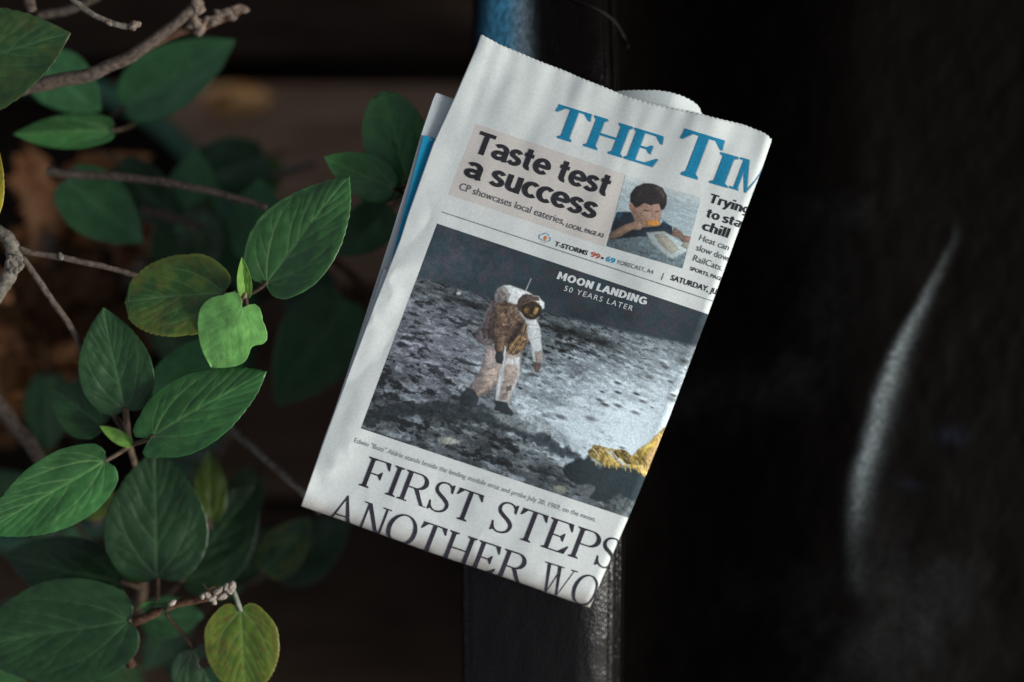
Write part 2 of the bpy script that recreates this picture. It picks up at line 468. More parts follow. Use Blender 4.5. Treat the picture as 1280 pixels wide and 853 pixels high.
# pale streak along the crease, faint dust clouds elsewhere
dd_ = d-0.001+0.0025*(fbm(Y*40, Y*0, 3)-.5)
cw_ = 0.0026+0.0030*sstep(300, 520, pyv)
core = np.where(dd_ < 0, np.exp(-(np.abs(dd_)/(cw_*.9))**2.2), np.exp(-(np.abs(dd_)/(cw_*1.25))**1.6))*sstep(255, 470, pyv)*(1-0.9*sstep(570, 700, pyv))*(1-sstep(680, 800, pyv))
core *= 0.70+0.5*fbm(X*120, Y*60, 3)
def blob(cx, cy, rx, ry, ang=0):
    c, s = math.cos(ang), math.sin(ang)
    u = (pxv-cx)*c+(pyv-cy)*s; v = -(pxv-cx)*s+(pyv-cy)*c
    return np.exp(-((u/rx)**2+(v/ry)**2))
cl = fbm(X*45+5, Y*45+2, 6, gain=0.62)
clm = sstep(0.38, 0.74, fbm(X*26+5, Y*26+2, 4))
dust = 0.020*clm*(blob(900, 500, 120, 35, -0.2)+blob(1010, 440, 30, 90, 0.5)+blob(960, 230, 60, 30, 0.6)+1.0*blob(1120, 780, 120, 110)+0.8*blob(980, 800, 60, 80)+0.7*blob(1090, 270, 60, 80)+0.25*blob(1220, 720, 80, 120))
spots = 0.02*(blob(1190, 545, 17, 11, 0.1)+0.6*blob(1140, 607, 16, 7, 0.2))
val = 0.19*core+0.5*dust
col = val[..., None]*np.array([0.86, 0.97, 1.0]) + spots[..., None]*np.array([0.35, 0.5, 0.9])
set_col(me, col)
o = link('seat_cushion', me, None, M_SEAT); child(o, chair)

# =================================================================== NEWSPAPER
news = empty('newspaper', (0, 0, -0.0135))
tag(news, 'folded newspaper with a moon landing photograph on its front page, lying across the leather arm', 'newspaper')
TLp = np.array([601.5, 44.0]); EX = np.array([363.5, 126.5]); EX /= np.linalg.norm(EX)
EY = np.array([-225.0, 588.5]); EY /= np.linalg.norm(EY)
MI = np.linalg.inv(np.stack([EX, EY], 1))
def px2ab(p): return MI @ (np.asarray(p, float)-TLp)
def pxs2ab(X, Y):
    dx = X-TLp[0]; dy = Y-TLp[1]
    return MI[0, 0]*dx+MI[0, 1]*dy, MI[1, 0]*dx+MI[1, 1]*dy
top_pts = np.array([px2ab(p) for p in [(601, 43), (626, 56), (652.5, 67.5), (702.5, 87.5), (760, 111), (777, 118), (811, 129), (850.6, 137), (879, 143), (906, 150.5), (930, 156), (951, 164), (960, 169.5), (968, 180), (975, 186)]])
left_pts = np.array([px2ab(p) for p in [(601, 43), (596, 58), (569, 120), (541, 181), (510, 268), (500, 300), (470, 376), (436, 466), (405, 550), (377, 630), (370, 652)]])
right_pts = np.array([px2ab(p) for p in [(965, 170), (964, 177), (952.6, 210), (920, 297), (886, 390), (837, 520), (800, 612), (785, 648), (755.5, 716), (738, 757)]])
bot_pts = np.array([px2ab(p) for p in [(377, 633), (438, 654), (539, 691), (657, 731), (738, 760)]])
def a_left(b): return np.interp(b, left_pts[:, 1], left_pts[:, 0])
def b_top(a): return np.interp(a, top_pts[:, 0], top_pts[:, 1])
def a_right(b): return np.interp(b, right_pts[:, 1], right_pts[:, 0])
def b_bot(a): return np.interp(a, bot_pts[:, 0], bot_pts[:, 1])
RR, RB = 9.0, 8.0
def paper_z(a, b):
    px = TLp[0]+EX[0]*a+EY[0]*b; py = TLp[1]+EX[1]*a+EY[1]*b
    y = (426.5-py)*KPX*CAM_H; x = (px-640)*KPX*CAM_H
    z = -0.62*np.minimum(y, 0)**2
    z = z+0.0006*np.sin((a+0.10*b)*2*np.pi/75+0.8+2*fbm(a/60, b/90, 2))*np.exp(-np.maximum(b, 0)/110)      # soft flutes at the cut edge
    z = z+0.00022*np.sin((a-0.05*b)*2*np.pi/29+4*fbm(a/50, b/90+3, 2))*np.exp(-np.maximum(b, 0)/70)
    z = z+0.0035*np.exp(-((a/60)**2+(b/90)**2))                                      # lifted corner
    z = z-0.004*sstep(300, 385, a)
    z = z+0.0024*(fbm(a/95+2, b/110+4, 3)-0.5)
    lm = 1-sstep(10, 60, a)
    cr = np.abs(((a*0.7+b*0.35)/38+fbm(a/40, b/40, 2)*1.2) % 2-1)
    z = z+0.0020*lm*sstep(150, 330, b)*cr
    z = z+0.0009*sstep(520, 600, b)*(np.abs((a/70+fbm(a/50+9, b/60, 2)*1.5) % 2-1)-0.5)
    return z
def wrap(a, b):
    """arc-length page coordinates -> folded place (a', b', z)"""
    ar = a_right(b)-RR; br = b_bot(a)-RB
    th = np.clip((a-ar)/RR, 0, np.pi); ph = np.clip((b-br)/RB, 0, np.pi)
    ea = np.maximum(a-ar-np.pi*RR, 0); eb = np.maximum(b-br-np.pi*RB, 0)
    a2 = np.where(a > ar, ar+RR*np.sin(th)-ea, a)
    b2 = np.where(b > br, br+RB*np.sin(ph)-eb, b)
    k = KPX*CAM_H
    drop = np.maximum(RR*k*(1-np.cos(th)), RB*k*(1-np.cos(ph))*0.9)
    drop = drop + 0.35*np.minimum(RR*k*(1-np.cos(th)), RB*k*(1-np.cos(ph))*0.9)
    drop = drop-0.0003*np.minimum((a-ar)/RR, 1.0)*(a > ar)*0
    return a2, b2, paper_z(a2, b2)-drop
def page_pos(a, b, off=0.0):
    a = np.asarray(a, float); b = np.asarray(b, float)
    def P(a, b):
        a2, b2, z = wrap(a, b)
        px = TLp[0]+EX[0]*a2+EY[0]*b2; py = TLp[1]+EX[1]*a2+EY[1]*b2
        k = KPX*(CAM_H-z)
        return np.stack([(px-640)*k, (426.5-py)*k, z], -1)
    p = P(a, b)
    if off:
        e = 0.4
        n = np.cross(P(a+e, b)-P(a-e, b), P(a, b-e)-P(a, b+e))
        n /= np.linalg.norm(n, axis=-1)[..., None]+1e-12
        p = p+n*off
    return p

# front page sheet
na, nb = 300, 200
s = np.linspace(0, 1, na); tt = np.linspace(0, 1, nb)
S_, T_ = np.meshgrid(s, tt)
Aend, Bend = 455.0, 730.0
b0 = np.zeros_like(S_); A = S_*Aend
B = b_top(np.clip(A, 0, 384)) + (Bend-b_top(np.clip(A, 0, 384)))*T_
zig = np.abs((A/3.1+0.3*np.sin(A*0.9)) % 2-1)-0.5
B = B+zig*1.5*(1-T_)**24
A = a_left(B)+(Aend-a_left(B))*S_
me = grid_mesh('front_page', page_pos(A, B)[:, :, :])
fold_shade = sstep(603, 632, B+3*(fbm(A/9, B/9, 3)-.5)+10*(fbm(A/60, B*0, 2)-.5))*(0.45+0.5*fbm(A/14, B/6, 3))   # brown shading of the bottom fold, painted into the paper colour
ghost = (sstep(.52, .60, fbm(A/5, B/1.6, 2))*sstep(.4, .6, fbm(A/40+8, B/26, 2))*((B/7) % 1 < .55))*0.028+0.03*sstep(.5, .7, fbm(A/35+3, B/35, 3))
pc_ = np.array([0.60, 0.628, 0.615])*(1-ghost)[..., None]
pc_ = pc_*(1-fold_shade[..., None])+np.array([0.26, 0.205, 0.17])*fold_shade[..., None]
set_col(me, pc_)
o = link('front_page', me, None, M_FRONT); child(o, news)
sol = o.modifiers.new('thickness', 'SOLIDIFY'); sol.thickness = 0.00012; sol.offset = -1

# ---- print helpers
def flat_print(name, polys, mtl, layer, parent=news, cut=True, remap=None, label=None):
    """polys: lists of (a,b) points in page space -> one printed mesh lying on the page"""
    bm = bmesh.new()
    for k, p in enumerate(polys):
        vs_ = [bm.verts.new((q[0], q[1], k*1.0)) for q in p]
        try: bm.faces.new(vs_)
        except ValueError: pass
    bmesh.ops.triangulate(bm, faces=bm.faces[:])
    if cut:
        xs = [v.co.x for v in bm.verts]; ys_ = [v.co.y for v in bm.verts]
        if not xs: return
        for lo, hi, ax, fine in ((min(xs), max(xs), 0, 362), (min(ys_), max(ys_), 1, 596)):
            c = math.ceil(lo/4)*4
            lines = []
            while c < hi:
                lines.append(c); c += 4
            c = max(fine, lo)
            while c < hi:
                lines.append(c); c += 2.2
            for c in lines:
                co = (c, 0, 0) if ax == 0 else (0, c, 0); no = (1, 0, 0) if ax == 0 else (0, 1, 0)
                bmesh.ops.bisect_plane(bm, geom=bm.verts[:]+bm.edges[:]+bm.faces[:], plane_co=co, plane_no=no, dist=1e-5)
    co = np.array([v.co[:] for v in bm.verts])
    f = remap or page_pos
    base = f(co[:, 0], co[:, 1], layer)
    base[:, 2] += (co[:, 2] % 7)*3e-6
    for v, q in zip(bm.verts, base): v.co = q
    bmesh.ops.recalc_face_normals(bm, faces=bm.faces[:])
    me = bpy.data.meshes.new(name); bm.to_mesh(me); bm.free()
    for p in me.polygons: p.use_smooth = True
    # face up
    nn = sum((p.normal.z*p.area for p in me.polygons))
    if nn < 0: me.flip_normals()
    o = link(name, me, None, mtl)
    child(o, parent) if parent is news else None
    if label: o['label'] = label
    return o

UP = np.array([0.357, -0.934])
def place(polys, width, p0, p1, cap, up=UP):
    p0 = np.array(p0, float); p1 = np.array(p1, float); out = []
    for p in polys:
        q = []
        for gx, gy in p:
            px = p0+(p1-p0)*gx/width+up*cap*gy
            q.append(tuple(px2ab(px)))
        out.append(q)
    return out

# ---- letterforms drawn as strokes
def arc(cx, cy, rx, ry, a0, a1, n=18):
    return [(cx+rx*math.cos(math.radians(a0+(a1-a0)*k/n)), cy+ry*math.sin(math.radians(a0+(a1-a0)*k/n))) for k in range(n+1)]
def sans_glyph(ch, w, h):
    """(strokes, advance). each stroke a centreline; w stem weight, h = x-height, cap = 1"""
    q = w/2; th = w*0.86; hh = h-th/2; lo = th/2; top = 1-th/2
    G = []; r = 0.235; bx = q+2*r
    cyl = h/2; ry = (h-th)/2
    if ch == 'T': G = [[(0, top), (.60, top)], [(.30, top), (.30, 0)]]; adv = .60
    elif ch == 'a':
        G = [arc(.235, hh-.17, .20, .17, 150, 0)+[(.435, lo+.06), (.475, 0.0)], arc(.22, lo+.135, .175, .135, 75, 285)+[(.435, lo+.10)]]; G[1] = [(.435, lo+.27)]+G[1]; adv = .50
    elif ch == 's':
        G = [[(.36, hh-.09)]+arc(.22, hh-.14, .15, .14, 55, 215, 10)+arc(.20, lo+.14, .17, .15, 35, -130, 12)+[(.03, lo+.07)]]; adv = .41
    elif ch == 't':
        G = [[(.16, .93), (.16, lo+.12)]+arc(.27, lo+.11, .11, .11, 180, 290, 8), [(0, hh), (.34, hh)]]; adv = .37
    elif ch == 'e':
        G = [[(.04+q, cyl), (.46, cyl)]+arc(.26, cyl, .22, ry, 0, 318, 26)]; adv = .50
    elif ch == 'u':
        G = [[(q, h), (q, lo+.2)]+arc(q+.17, lo+.17, .17, .17, 180, 300, 10)+[(.44, lo+.14)], [(.44, h), (.44, 0)]]; adv = .44+q
    elif ch == 'c': G = [arc(.26, cyl, .22, ry, 48, 312, 24)]; adv = .42
    elif ch == 'o': G = [arc(.26, cyl, .21, ry, 0, 360, 30)]; adv = .50
    elif ch == 'r': G = [[(q, h), (q, 0)], [(q, hh-.15)]+arc(.28, hh-.15, .18, .15, 165, 70, 8)]; adv = .34
    elif ch == 'n' or ch == 'h':
        G = [[(q, h if ch == 'n' else 1.06), (q, 0)], [(q, hh-.2)]+arc(q+.17, hh-.17, .17, .17, 165, 0, 12)+[(q+.34, 0)]]; adv = .34+2*q
    elif ch == 'i': G = [[(q, h), (q, 0)], [(q, .88), (q, 1.06)]]; adv = 2*q
    elif ch == 'l': G = [[(q, 1.06), (q, 0)]]; adv = 2*q
    elif ch == 'y': G = [[(.03, h), (.25, lo)], [(.47, h), (.25, lo-.02), (.17, -.18), (.05, -.24)]]; adv = .50
    elif ch == 'g': G = [arc(.24, cyl+.02, .19, ry-.02, 0, 360, 26), [(.43, h), (.43, -.05)]+arc(.24, -.06, .19, .16, 0, -140, 10)]; adv = .46
    elif ch == 'M': G = [[(q, 0), (q+.03, 1)], [(q+.03, .96), (.40, .22), (.80-q-.03, .96)], [(.80-q, 0), (.80-q-.03, 1)]]; adv = .80
    elif ch == 'O': G = [arc(.37, .5, .37-q, .5-lo, 0, 360, 32)]; adv = .74
    elif ch == 'N': G = [[(q, 0), (q, 1)], [(q, .96), (.64-q, .04)], [(.64-q, 0), (.64-q, 1)]]; adv = .64
    elif ch == 'L': G = [[(q, 1), (q, 0)], [(0, lo), (.44, lo)]]; adv = .44
    elif ch == 'A': G = [[(.05, 0), (.33, .97)], [(.61, 0), (.33, .97)], [(.15, .30), (.51, .30)]]; adv = .66
    elif ch == 'D': G = [[(q, 0), (q, 1)], [(0, top), (.25, top)]+arc(.25, .5, .43-q, .5-lo, 90, -90, 20)+[(0, lo)]]; adv = .67
    elif ch == 'I': G = [[(q, 1), (q, 0)]]; adv = 2*q
    elif ch == 'G': G = [arc(.37, .5, .37-q, .5-lo, 45, 320, 26)+[(.62, .12), (.62, .48)], [(.66, .46), (.40, .46)]]; adv = .68
    else: adv = .20
    return G, adv
def sans_line(s, w, h=.73, gap=.075):
    polys = []; x = 0
    for ch in s:
        G, adv = sans_glyph(ch, w, h)
        for st in G:
            P = np.array(st, float)
            # remove doubled points
            keep = [0]+[i for i in range(1, len(P)) if np.linalg.norm(P[i]-P[i-1]) > 1e-4]; P = P[keep]
            d_ = np.gradient(P, axis=0); d_ /= np.linalg.norm(d_, axis=1)[:, None]
            nn = np.stack([-d_[:, 1], d_[:, 0]], 1)*np.array([w, w*0.86])/2
            L = P+nn; Q = P-nn; L[:, 0] += x; Q[:, 0] += x
            for i in range(len(P)-1): polys.append([tuple(L[i]), tuple(L[i+1]), tuple(Q[i+1]), tuple(Q[i])])
        x += adv+gap
    return polys, x-gap

def rect(x0, y0, x1, y1): return [(x0, y0), (x1, y0), (x1, y1), (x0, y1)]
def serif_glyph(ch, T, t, s_):
    """serif capitals: T thick stem, t hairline, s_ serif overhang. cap height 1"""
    P = []
    def stem(x, w=T, l=True, r=True, bot=True, topp=True):
        P.append(rect(x, 0, x+w, 1))
        for yy_, sg, on in ((0, 1, bot), (1, -1, topp)):
            if not on: continue
            x0 = x-(s_ if l else 0); x1 = x+w+(s_ if r else 0)
            P.append([(x0, yy_), (x1, yy_), (x1, yy_+sg*t*.8), (x+w, yy_+sg*t*1.7), (x, yy_+sg*t*1.7), (x0, yy_+sg*t*.8)])
    def bar(x0, x1, y, hh=None): P.append(rect(x0, y, x1, y+(hh or t)))
    def stroke(pts, ws): P.extend(poly_ribbon(pts, ws))
    def ell(cx, cy, rx, ry, a0, a1, n=40):
        A_ = arc(cx, cy, rx-T/2*.5, ry-t/2, a0, a1, n)
        wsx = []
        for k in range(n+1):
            a_ = math.radians(a0+(a1-a0)*k/n); wsx.append(t+(T*1.04-t)*abs(math.cos(a_))**1.6)
        stroke(A_, wsx)
    def fin(x, y, dx, dy, hgt):      # triangular beak at the end of a bar
        P.append([(x, y), (x+dx, y), (x+dx, y+dy), (x+dx*.55, y+dy)] if False else [(x-dx, y), (x, y), (x+dx*0.05, y+dy), (x-dx*0.28, y+dy)])
    adv = .5
    if ch == 'I': stem(s_); adv = 2*s_+T
    elif ch == 'H': stem(s_); stem(s_+.50); bar(s_+T, s_+.50, .5-t/2); adv = 2*s_+T+.50
    elif ch == 'T':
        Wd = .70; stem(Wd/2-T/2, topp=False); bar(0.02, Wd-.02, 1-t)
        P.append([(0.0, .77), (0.035, .77), (.16, 1-t), (.03, 1-t*.3)]); P.append([(Wd-.0, .77), (Wd-.03, 1-t*.3), (Wd-.16, 1-t), (Wd-.035, .77)]); adv = Wd
    elif ch in 'EF':
        stem(s_, r=(ch == 'F')); P.append(rect(s_, 1-t, s_+T+.02, 1)); xr_ = s_+.52
        bar(s_+T, xr_, 1-t); bar(s_+T, xr_-.13, .5-t/2)
        P.append([(xr_-.13, 1-t), (xr_, 1), (xr_+.03, .74), (xr_, .74)])
        P.append([(xr_-.145, .5+.13), (xr_-.12, .5+.13), (xr_-.12, .5-.14), (xr_-.145, .5-.14), (xr_-.22, .5-t/2), (xr_-.22, .5+t/2)])
        if ch == 'E':
            bar(s_+T, xr_, 0); P.append([(xr_-.16, t), (xr_, 0), (xr_+.06, .28), (xr_+.03, .28)])
        adv = xr_+.06
    elif ch in 'PR':
        stem(s_, r=(ch == 'P')); P.append(rect(s_+T, 1-t, s_+.30, 1)); P.append(rect(s_+T, .47, s_+.30, .47+t))
        ell(s_+.30, .735, .25, .265, 90, -90); adv = s_+.56
        if ch == 'R':
            P.append(rect(s_+T, 0, s_+T+s_, t*.9))
            P.append([(s_+.26, .48), (s_+.26+T*1.1, .49), (s_+.62, .03), (s_+.70, .03), (s_+.70, 0), (s_+.62-T*.75, 0)]); adv = s_+.68
    elif ch == 'O':
        ell(.37, .5, .37, .515, 0, 360, 64); adv = .76
    elif ch == 'S':
        c = [(.475, .73), (.445, .86), (.36, .965), (.25, .985), (.15, .95), (.085, .86), (.075, .75), (.12, .64), (.24, .54), (.36, .45), (.45, .34), (.465, .22), (.42, .10), (.32, .03), (.21, .012), (.11, .06), (.04, .17), (.015, .29)]
        C = np.array(c); tt_ = np.linspace(0, len(c)-1, 60)
        # catmull-rom
        pts = []
        for v in tt_:
            i = min(int(v), len(c)-2); u = v-i
            p0, p1, p2, p3 = C[max(i-1, 0)], C[i], C[i+1], C[min(i+2, len(c)-1)]
            pts.append(tuple(0.5*((2*p1)+(p2-p0)*u+(2*p0-5*p1+4*p2-p3)*u*u+(-p0+3*p1-3*p2+p3)*u**3)))
        k = np.linspace(0, 1, 60); ws = t*1.1+(T*1.02-t)*np.exp(-((k-.5)/.17)**2)
        stroke(pts, ws)
        P.append([(.50, 1.0), (.475, 1.0), (.40, .93), (.48, .70), (.505, .70)]); P.append([(0.0, 0.0), (.025, 0.0), (.10, .08), (.02, .32), (0.0, .32)])
        adv = .54
    elif ch == 'A':
        P.append([(0.07, 0), (0.07+t*1.2, 0), (.36, .93), (.34, 1)]); P.append([(.34, 1), (.36, 1), (.70, 0), (.70-T*1.12, 0), (.315, .93)])
        bar(.16, .56, .30); P.append(rect(0, 0, .17, t*.9)); P.append(rect(.50, 0, .77, t*.9)); adv = .77
    elif ch == 'N':
        P.append(rect(.10, 0, .10+t*1.2, 1)); P.append(rect(.60, 0, .60+t*1.2, 1)); P.append([(.07, 1), (.07+T*1.15, 1), (.60+t*1.2, 0), (.60-t, 0)])
        P.append(rect(0.01, 0, .22, t*.9)); P.append(rect(0, 1-t*.9, .16, 1)); P.append(rect(.51, 1-t*.9, .74, 1)); adv = .74
    elif ch == 'M':
        P.append(rect(.11, 0, .11+t*1.6, 1)); P.append([(.08, 1), (.08+T*1.05, 1), (.47, .10), (.43, 0)]); P.append([(.43, 0), (.46, 0), (.80, .97), (.76, .97)])
        P.append(rect(.76, 0, .76+T, 1)); P.append(rect(0, 0, .25, t*.95)); P.append(rect(0, 1-t*.95, .20, 1)); P.append(rect(.70, 0, .80+T, t)); adv = .95
    elif ch == 'W':
        P.append([(.08, 1), (.08+T*1.05, 1), (.37, .08), (.33, 0)]); P.append([(.33, 0), (.35, 0), (.56, .9), (.53, .94)])
        P.append([(.42, 1), (.42+T*1.05, 1), (.71, .08), (.67, 0)]); P.append([(.67, 0), (.69, 0), (.97, 1), (.94, 1)])
        P.append(rect(0, 1-t*.9, .62, 1)); P.append(rect(.85, 1-t*.9, 1.06, 1)); adv = 1.06
    elif ch == 'L': stem(s_, r=False); bar(s_+T, s_+.5, 0); P.append([(s_+.34, t), (s_+.5, 0), (s_+.56, .28), (s_+.53, .28)]); adv = s_+.56
    elif ch == 'D': stem(s_, r=False); P.append(rect(s_+T, 1-t, s_+.28, 1)); P.append(rect(s_+T, 0, s_+.28, t)); ell(s_+.28, .5, .37, .5, 90, -90); adv = s_+.66
    elif ch == ' ': adv = .26
    return P, adv
def serif_line(s, T, t, s_, gap=.05):
    polys = []; x = 0
    for ch in s:
        P, adv = serif_glyph(ch, T, t, s_)
        for p in P: polys.append([(q[0]+x, q[1]) for q in p])
        x += adv+gap
    return polys, x-gap

# ---- small print uses the built-in typeface, converted to meshes
def font_polys(s, offset=0.0, space=1.0):
    c = bpy.data.curves.new('line', 'FONT'); c.body = s; c.offset = offset; c.space_character = space; c.resolution_u = 3
    ob = bpy.data.objects.new('line', c); COL.objects.link(ob)
    dg = bpy.context.evaluated_depsgraph_get(); dg.update()
    me = bpy.data.meshes.new_from_object(ob.evaluated_get(dg))
    co = [v.co[:2] for v in me.vertices]
    polys = [[co[i] for i in p.vertices] for p in me.polygons]
    xs = [q[0] for q in co]; x0, x1 = min(xs), max(xs)
    bpy.data.objects.remove(ob); bpy.data.curves.remove(c); bpy.data.meshes.remove(me)
    CH = 0.70
    return [[((x-x0), y/CH) for x, y in p] for p in polys], x1-x0
L0 = 0.00014
def small(name, s, p0, p1, cap, m, off=0.0, space=1.0, bold=0.0, layer=L0+2e-4):
    polys, w = font_polys(s, off, space)
    if bold:
        allp = []
        for dx, dy in ((0, 0), (bold, 0), (-bold, 0), (0, bold), (0, -bold)):
            allp += [[(x+dx, y+dy) for x, y in p] for p in polys]
        # keep the layers apart
        polys = allp
    return flat_print(name, place(polys, w, p0, p1, cap), m, layer)

# ---- tint box and rules
def quad_px(c): return [tuple(px2ab(p)) for p in c]
flat_print('tint_box', [quad_px([(594.7, 154.7), (783, 219), (755, 308.5), (560, 243.5)])], M_BEIGE, L0)
def rule(name, p0, p1, wpx, m, layer=L0+1e-4):
    n = 20; pts = [np.array(p0)+(np.array(p1)-np.array(p0))*k/n for k in range(n+1)]
    polys = []
    for k in range(n):
        a0, a1 = px2ab(pts[k]), px2ab(pts[k+1])
        polys.append([tuple(a0), tuple(a1), tuple(a1+np.array([0, wpx])), tuple(a0+np.array([0, wpx]))])
    return flat_print(name, polys, m, layer)
rule('rule_line', (552.5, 264.5), (915, 384), 1.3, M_GREY)

# ---- masthead
def serif_at(name, segs, m, T, t, s_, layer, gap=.05, shift=(0, 0)):
    polys = []
    for (s, p0, p1, cap) in segs:
        g_, w = serif_line(s, T, t, s_, gap)
        polys += place(g_, w, (p0[0]+shift[0], p0[1]+shift[1]), (p1[0]+shift[0], p1[1]+shift[1]), cap)
    return flat_print(name, polys, m, layer)
mast = [('THE', (683, 168.5), (818.5, 210.2), 41), ('T', (834.5, 213.7), (887, 229.6), 57), ('I', (886, 228.5), (908.5, 235), 41), ('M', (911, 235), (953, 247.5), 41)]
serif_at('masthead_shadow', mast, M_BLUESH, .16, .066, .055, L0+1.2e-4, gap=.04, shift=(1.0, .9))
o = serif_at('masthead', mast, M_BLUE, .16, .066, .055, L0+2e-4, gap=.04)

# ---- teaser headline
hl = []
for s, p0, p1, cap in (('Taste test', (591, 190.5), (758, 246.5), 28.5), ('a success', (580, 220.5), (741, 274.5), 28.5)):
    g_, w = sans_line(s, .195, .735, .085); hl += place(g_, w, p0, p1, cap)
flat_print('teaser_headline', hl, M_BLACK, L0+2e-4)
small('teaser_text', 'CP showcases local eateries,', (573.5, 237), (705, 281.5), 9.2, M_DGREY, 0.0)
small('page_reference', 'LOCAL, PAGE A3', (707.5, 284), (753.5, 297.5), 5.2, M_DGREY, 0.01, bold=.012)
hl = []
for s, p0, p1, cap in (('Trying', (885.5, 253), (935, 268), 11.6), ('to stay', (882, 271.5), (934, 288), 11.6), ('chill', (877.5, 287.5), (909.5, 297.8), 11.6)):
    g_, w = sans_line(s, .19, .74, .07); hl += place(g_, w, p0, p1, cap)
flat_print('weather_headline', hl, M_BLACK, L0+2e-4)
small('weather_text', 'Heat can', (873.4, 300.5), (910, 313.5), 8.0, M_DGREY)
small('weather_text', 'slow down', (869.6, 312.8), (914, 328.5), 8.0, M_DGREY)
small('weather_text', 'RailCats.', (865.6, 326), (902, 339), 8.0, M_DGREY)
small('page_reference', 'SPORTS, PAGE', (862, 337.7), (903, 352), 4.6, M_DGREY, 0.01, bold=.012)

# ---- weather line
small('forecast_text', 'T-STORMS', (693, 307.4), (733.5, 319.4), 5.8, M_BLACK, 0.015, bold=.010)
small('forecast_high', '99', (738, 320.8), (749, 324.6), 6.6, M_RED, 0.015, bold=.010)
small('forecast_low', '69', (757, 326.4), (767.8, 330), 6.6, M_CYAN, 0.015, bold=.010)
dc = np.array([753.2, 323.0]); flat_print('forecast_dot', [[tuple(px2ab(dc+1.5*np.array([math.cos(k), math.sin(k)]))) for k in np.linspace(0, 2*math.pi, 12, endpoint=False)]], M_BLACK, L0+2e-4)
small('forecast_text', 'FORECAST, A4', (771.6, 330.2), (815.8, 343), 5.2, M_DGREY)
small('forecast_text', '|', (827, 348), (828, 348.3), 7.0, M_GREY)
small('date_line', 'SATURDAY, JULY 20', (837.8, 350), (917, 375.5), 6.8, M_BLACK, 0.012, bold=.014)
# cloud with lightning
cc = np.array([681, 298.0])
def cloudpt(x, y): return tuple(px2ab(cc+np.array([0.94, 0.32])*x+UP*y))
ring = []
for (ox, oy, r_, a0, a1) in ((-4.2, 0, 3.0, 90, 270), (0.3, 2.6, 3.9, 20, 165), (4.6, 0.2, 2.9, -90, 75)):
    ring.append(poly_ribbon(arc(ox, oy, r_, r_, a0, a1, 12), [1.1]*13))
ring.append(poly_ribbon([(-4.2, -3), (-1, -3)], [1.1]*2)); ring.append(poly_ribbon([(1.6, -3), (4.6, -2.8)], [1.1]*2))
flat_print('cloud_symbol', [[cloudpt(*q) for q in p] for rg in ring for p in rg]+[[cloudpt(-3+u, -6+v), cloudpt(-2.2+u, -6+v), cloudpt(-1.8+u, -4.6+v), cloudpt(-2.6+u, -4.6+v)] for u, v in ((0, 0), (5, .3), (2.5, -1.6))], M_LBLUE, L0+2e-4)
flat_print('lightning_symbol', [[cloudpt(*q) for q in [(0.2, 3), (2.4, 3), (1.4, 0.6), (2.8, 0.6), (-.6, -5.5), (.3, -1.2), (-1.2, -1.2)]]], M_ORANGE, L0+2.4e-4)

# ---- headlines
serif_at('headline', [('FIRST', (448.5, 606.5), (593, 656), 38.5), ('STEPS', (611.5, 661.5), (768, 714.5), 39.5)], M_HEAD, .108, .046, .075, L0+2e-4, gap=.055)
serif_at('headline', [('ANOTHER', (406, 651), (652, 734), 39.5), ('WORLD', (668, 738.5), (827, 789), 39.5)], M_HEAD, .108, .046, .075, L0+2e-4, gap=.055)
small('photo_caption', 'Edwin "Buzz" Aldrin stands beside the landing module strut and probe July 20, 1969, on the moon.', (442.5, 553), (744, 652.5), 6.2, M_GREY, -0.002)

# ---- printed pictures: colour computed point by point, in photo pixel coordinates
def seg_poly_sd(X, Y, poly):
    P = np.array(poly, float); n = len(P)
    d2 = np.full(X.shape, 1e18); ins = np.zeros(X.shape, bool)
    for i in range(n):
        a_, b_ = P[i], P[(i+1) % n]; e = b_-a_
        wx = X-a_[0]; wy = Y-a_[1]; tt_ = np.clip((wx*e[0]+wy*e[1])/(e@e+1e-9), 0, 1)
        d2 = np.minimum(d2, (wx-tt_*e[0])**2+(wy-tt_*e[1])**2)
        c = ((a_[1] <= Y) & (b_[1] > Y)) | ((b_[1] <= Y) & (a_[1] > Y))
        with np.errstate(divide='ignore', invalid='ignore'):
            xi = a_[0]+(Y-a_[1])*e[0]/(e[1] if abs(e[1]) > 1e-9 else 1e-9)
        ins ^= c & (X < xi)
    dd = np.sqrt(d2); return np.where(ins, -dd, dd)
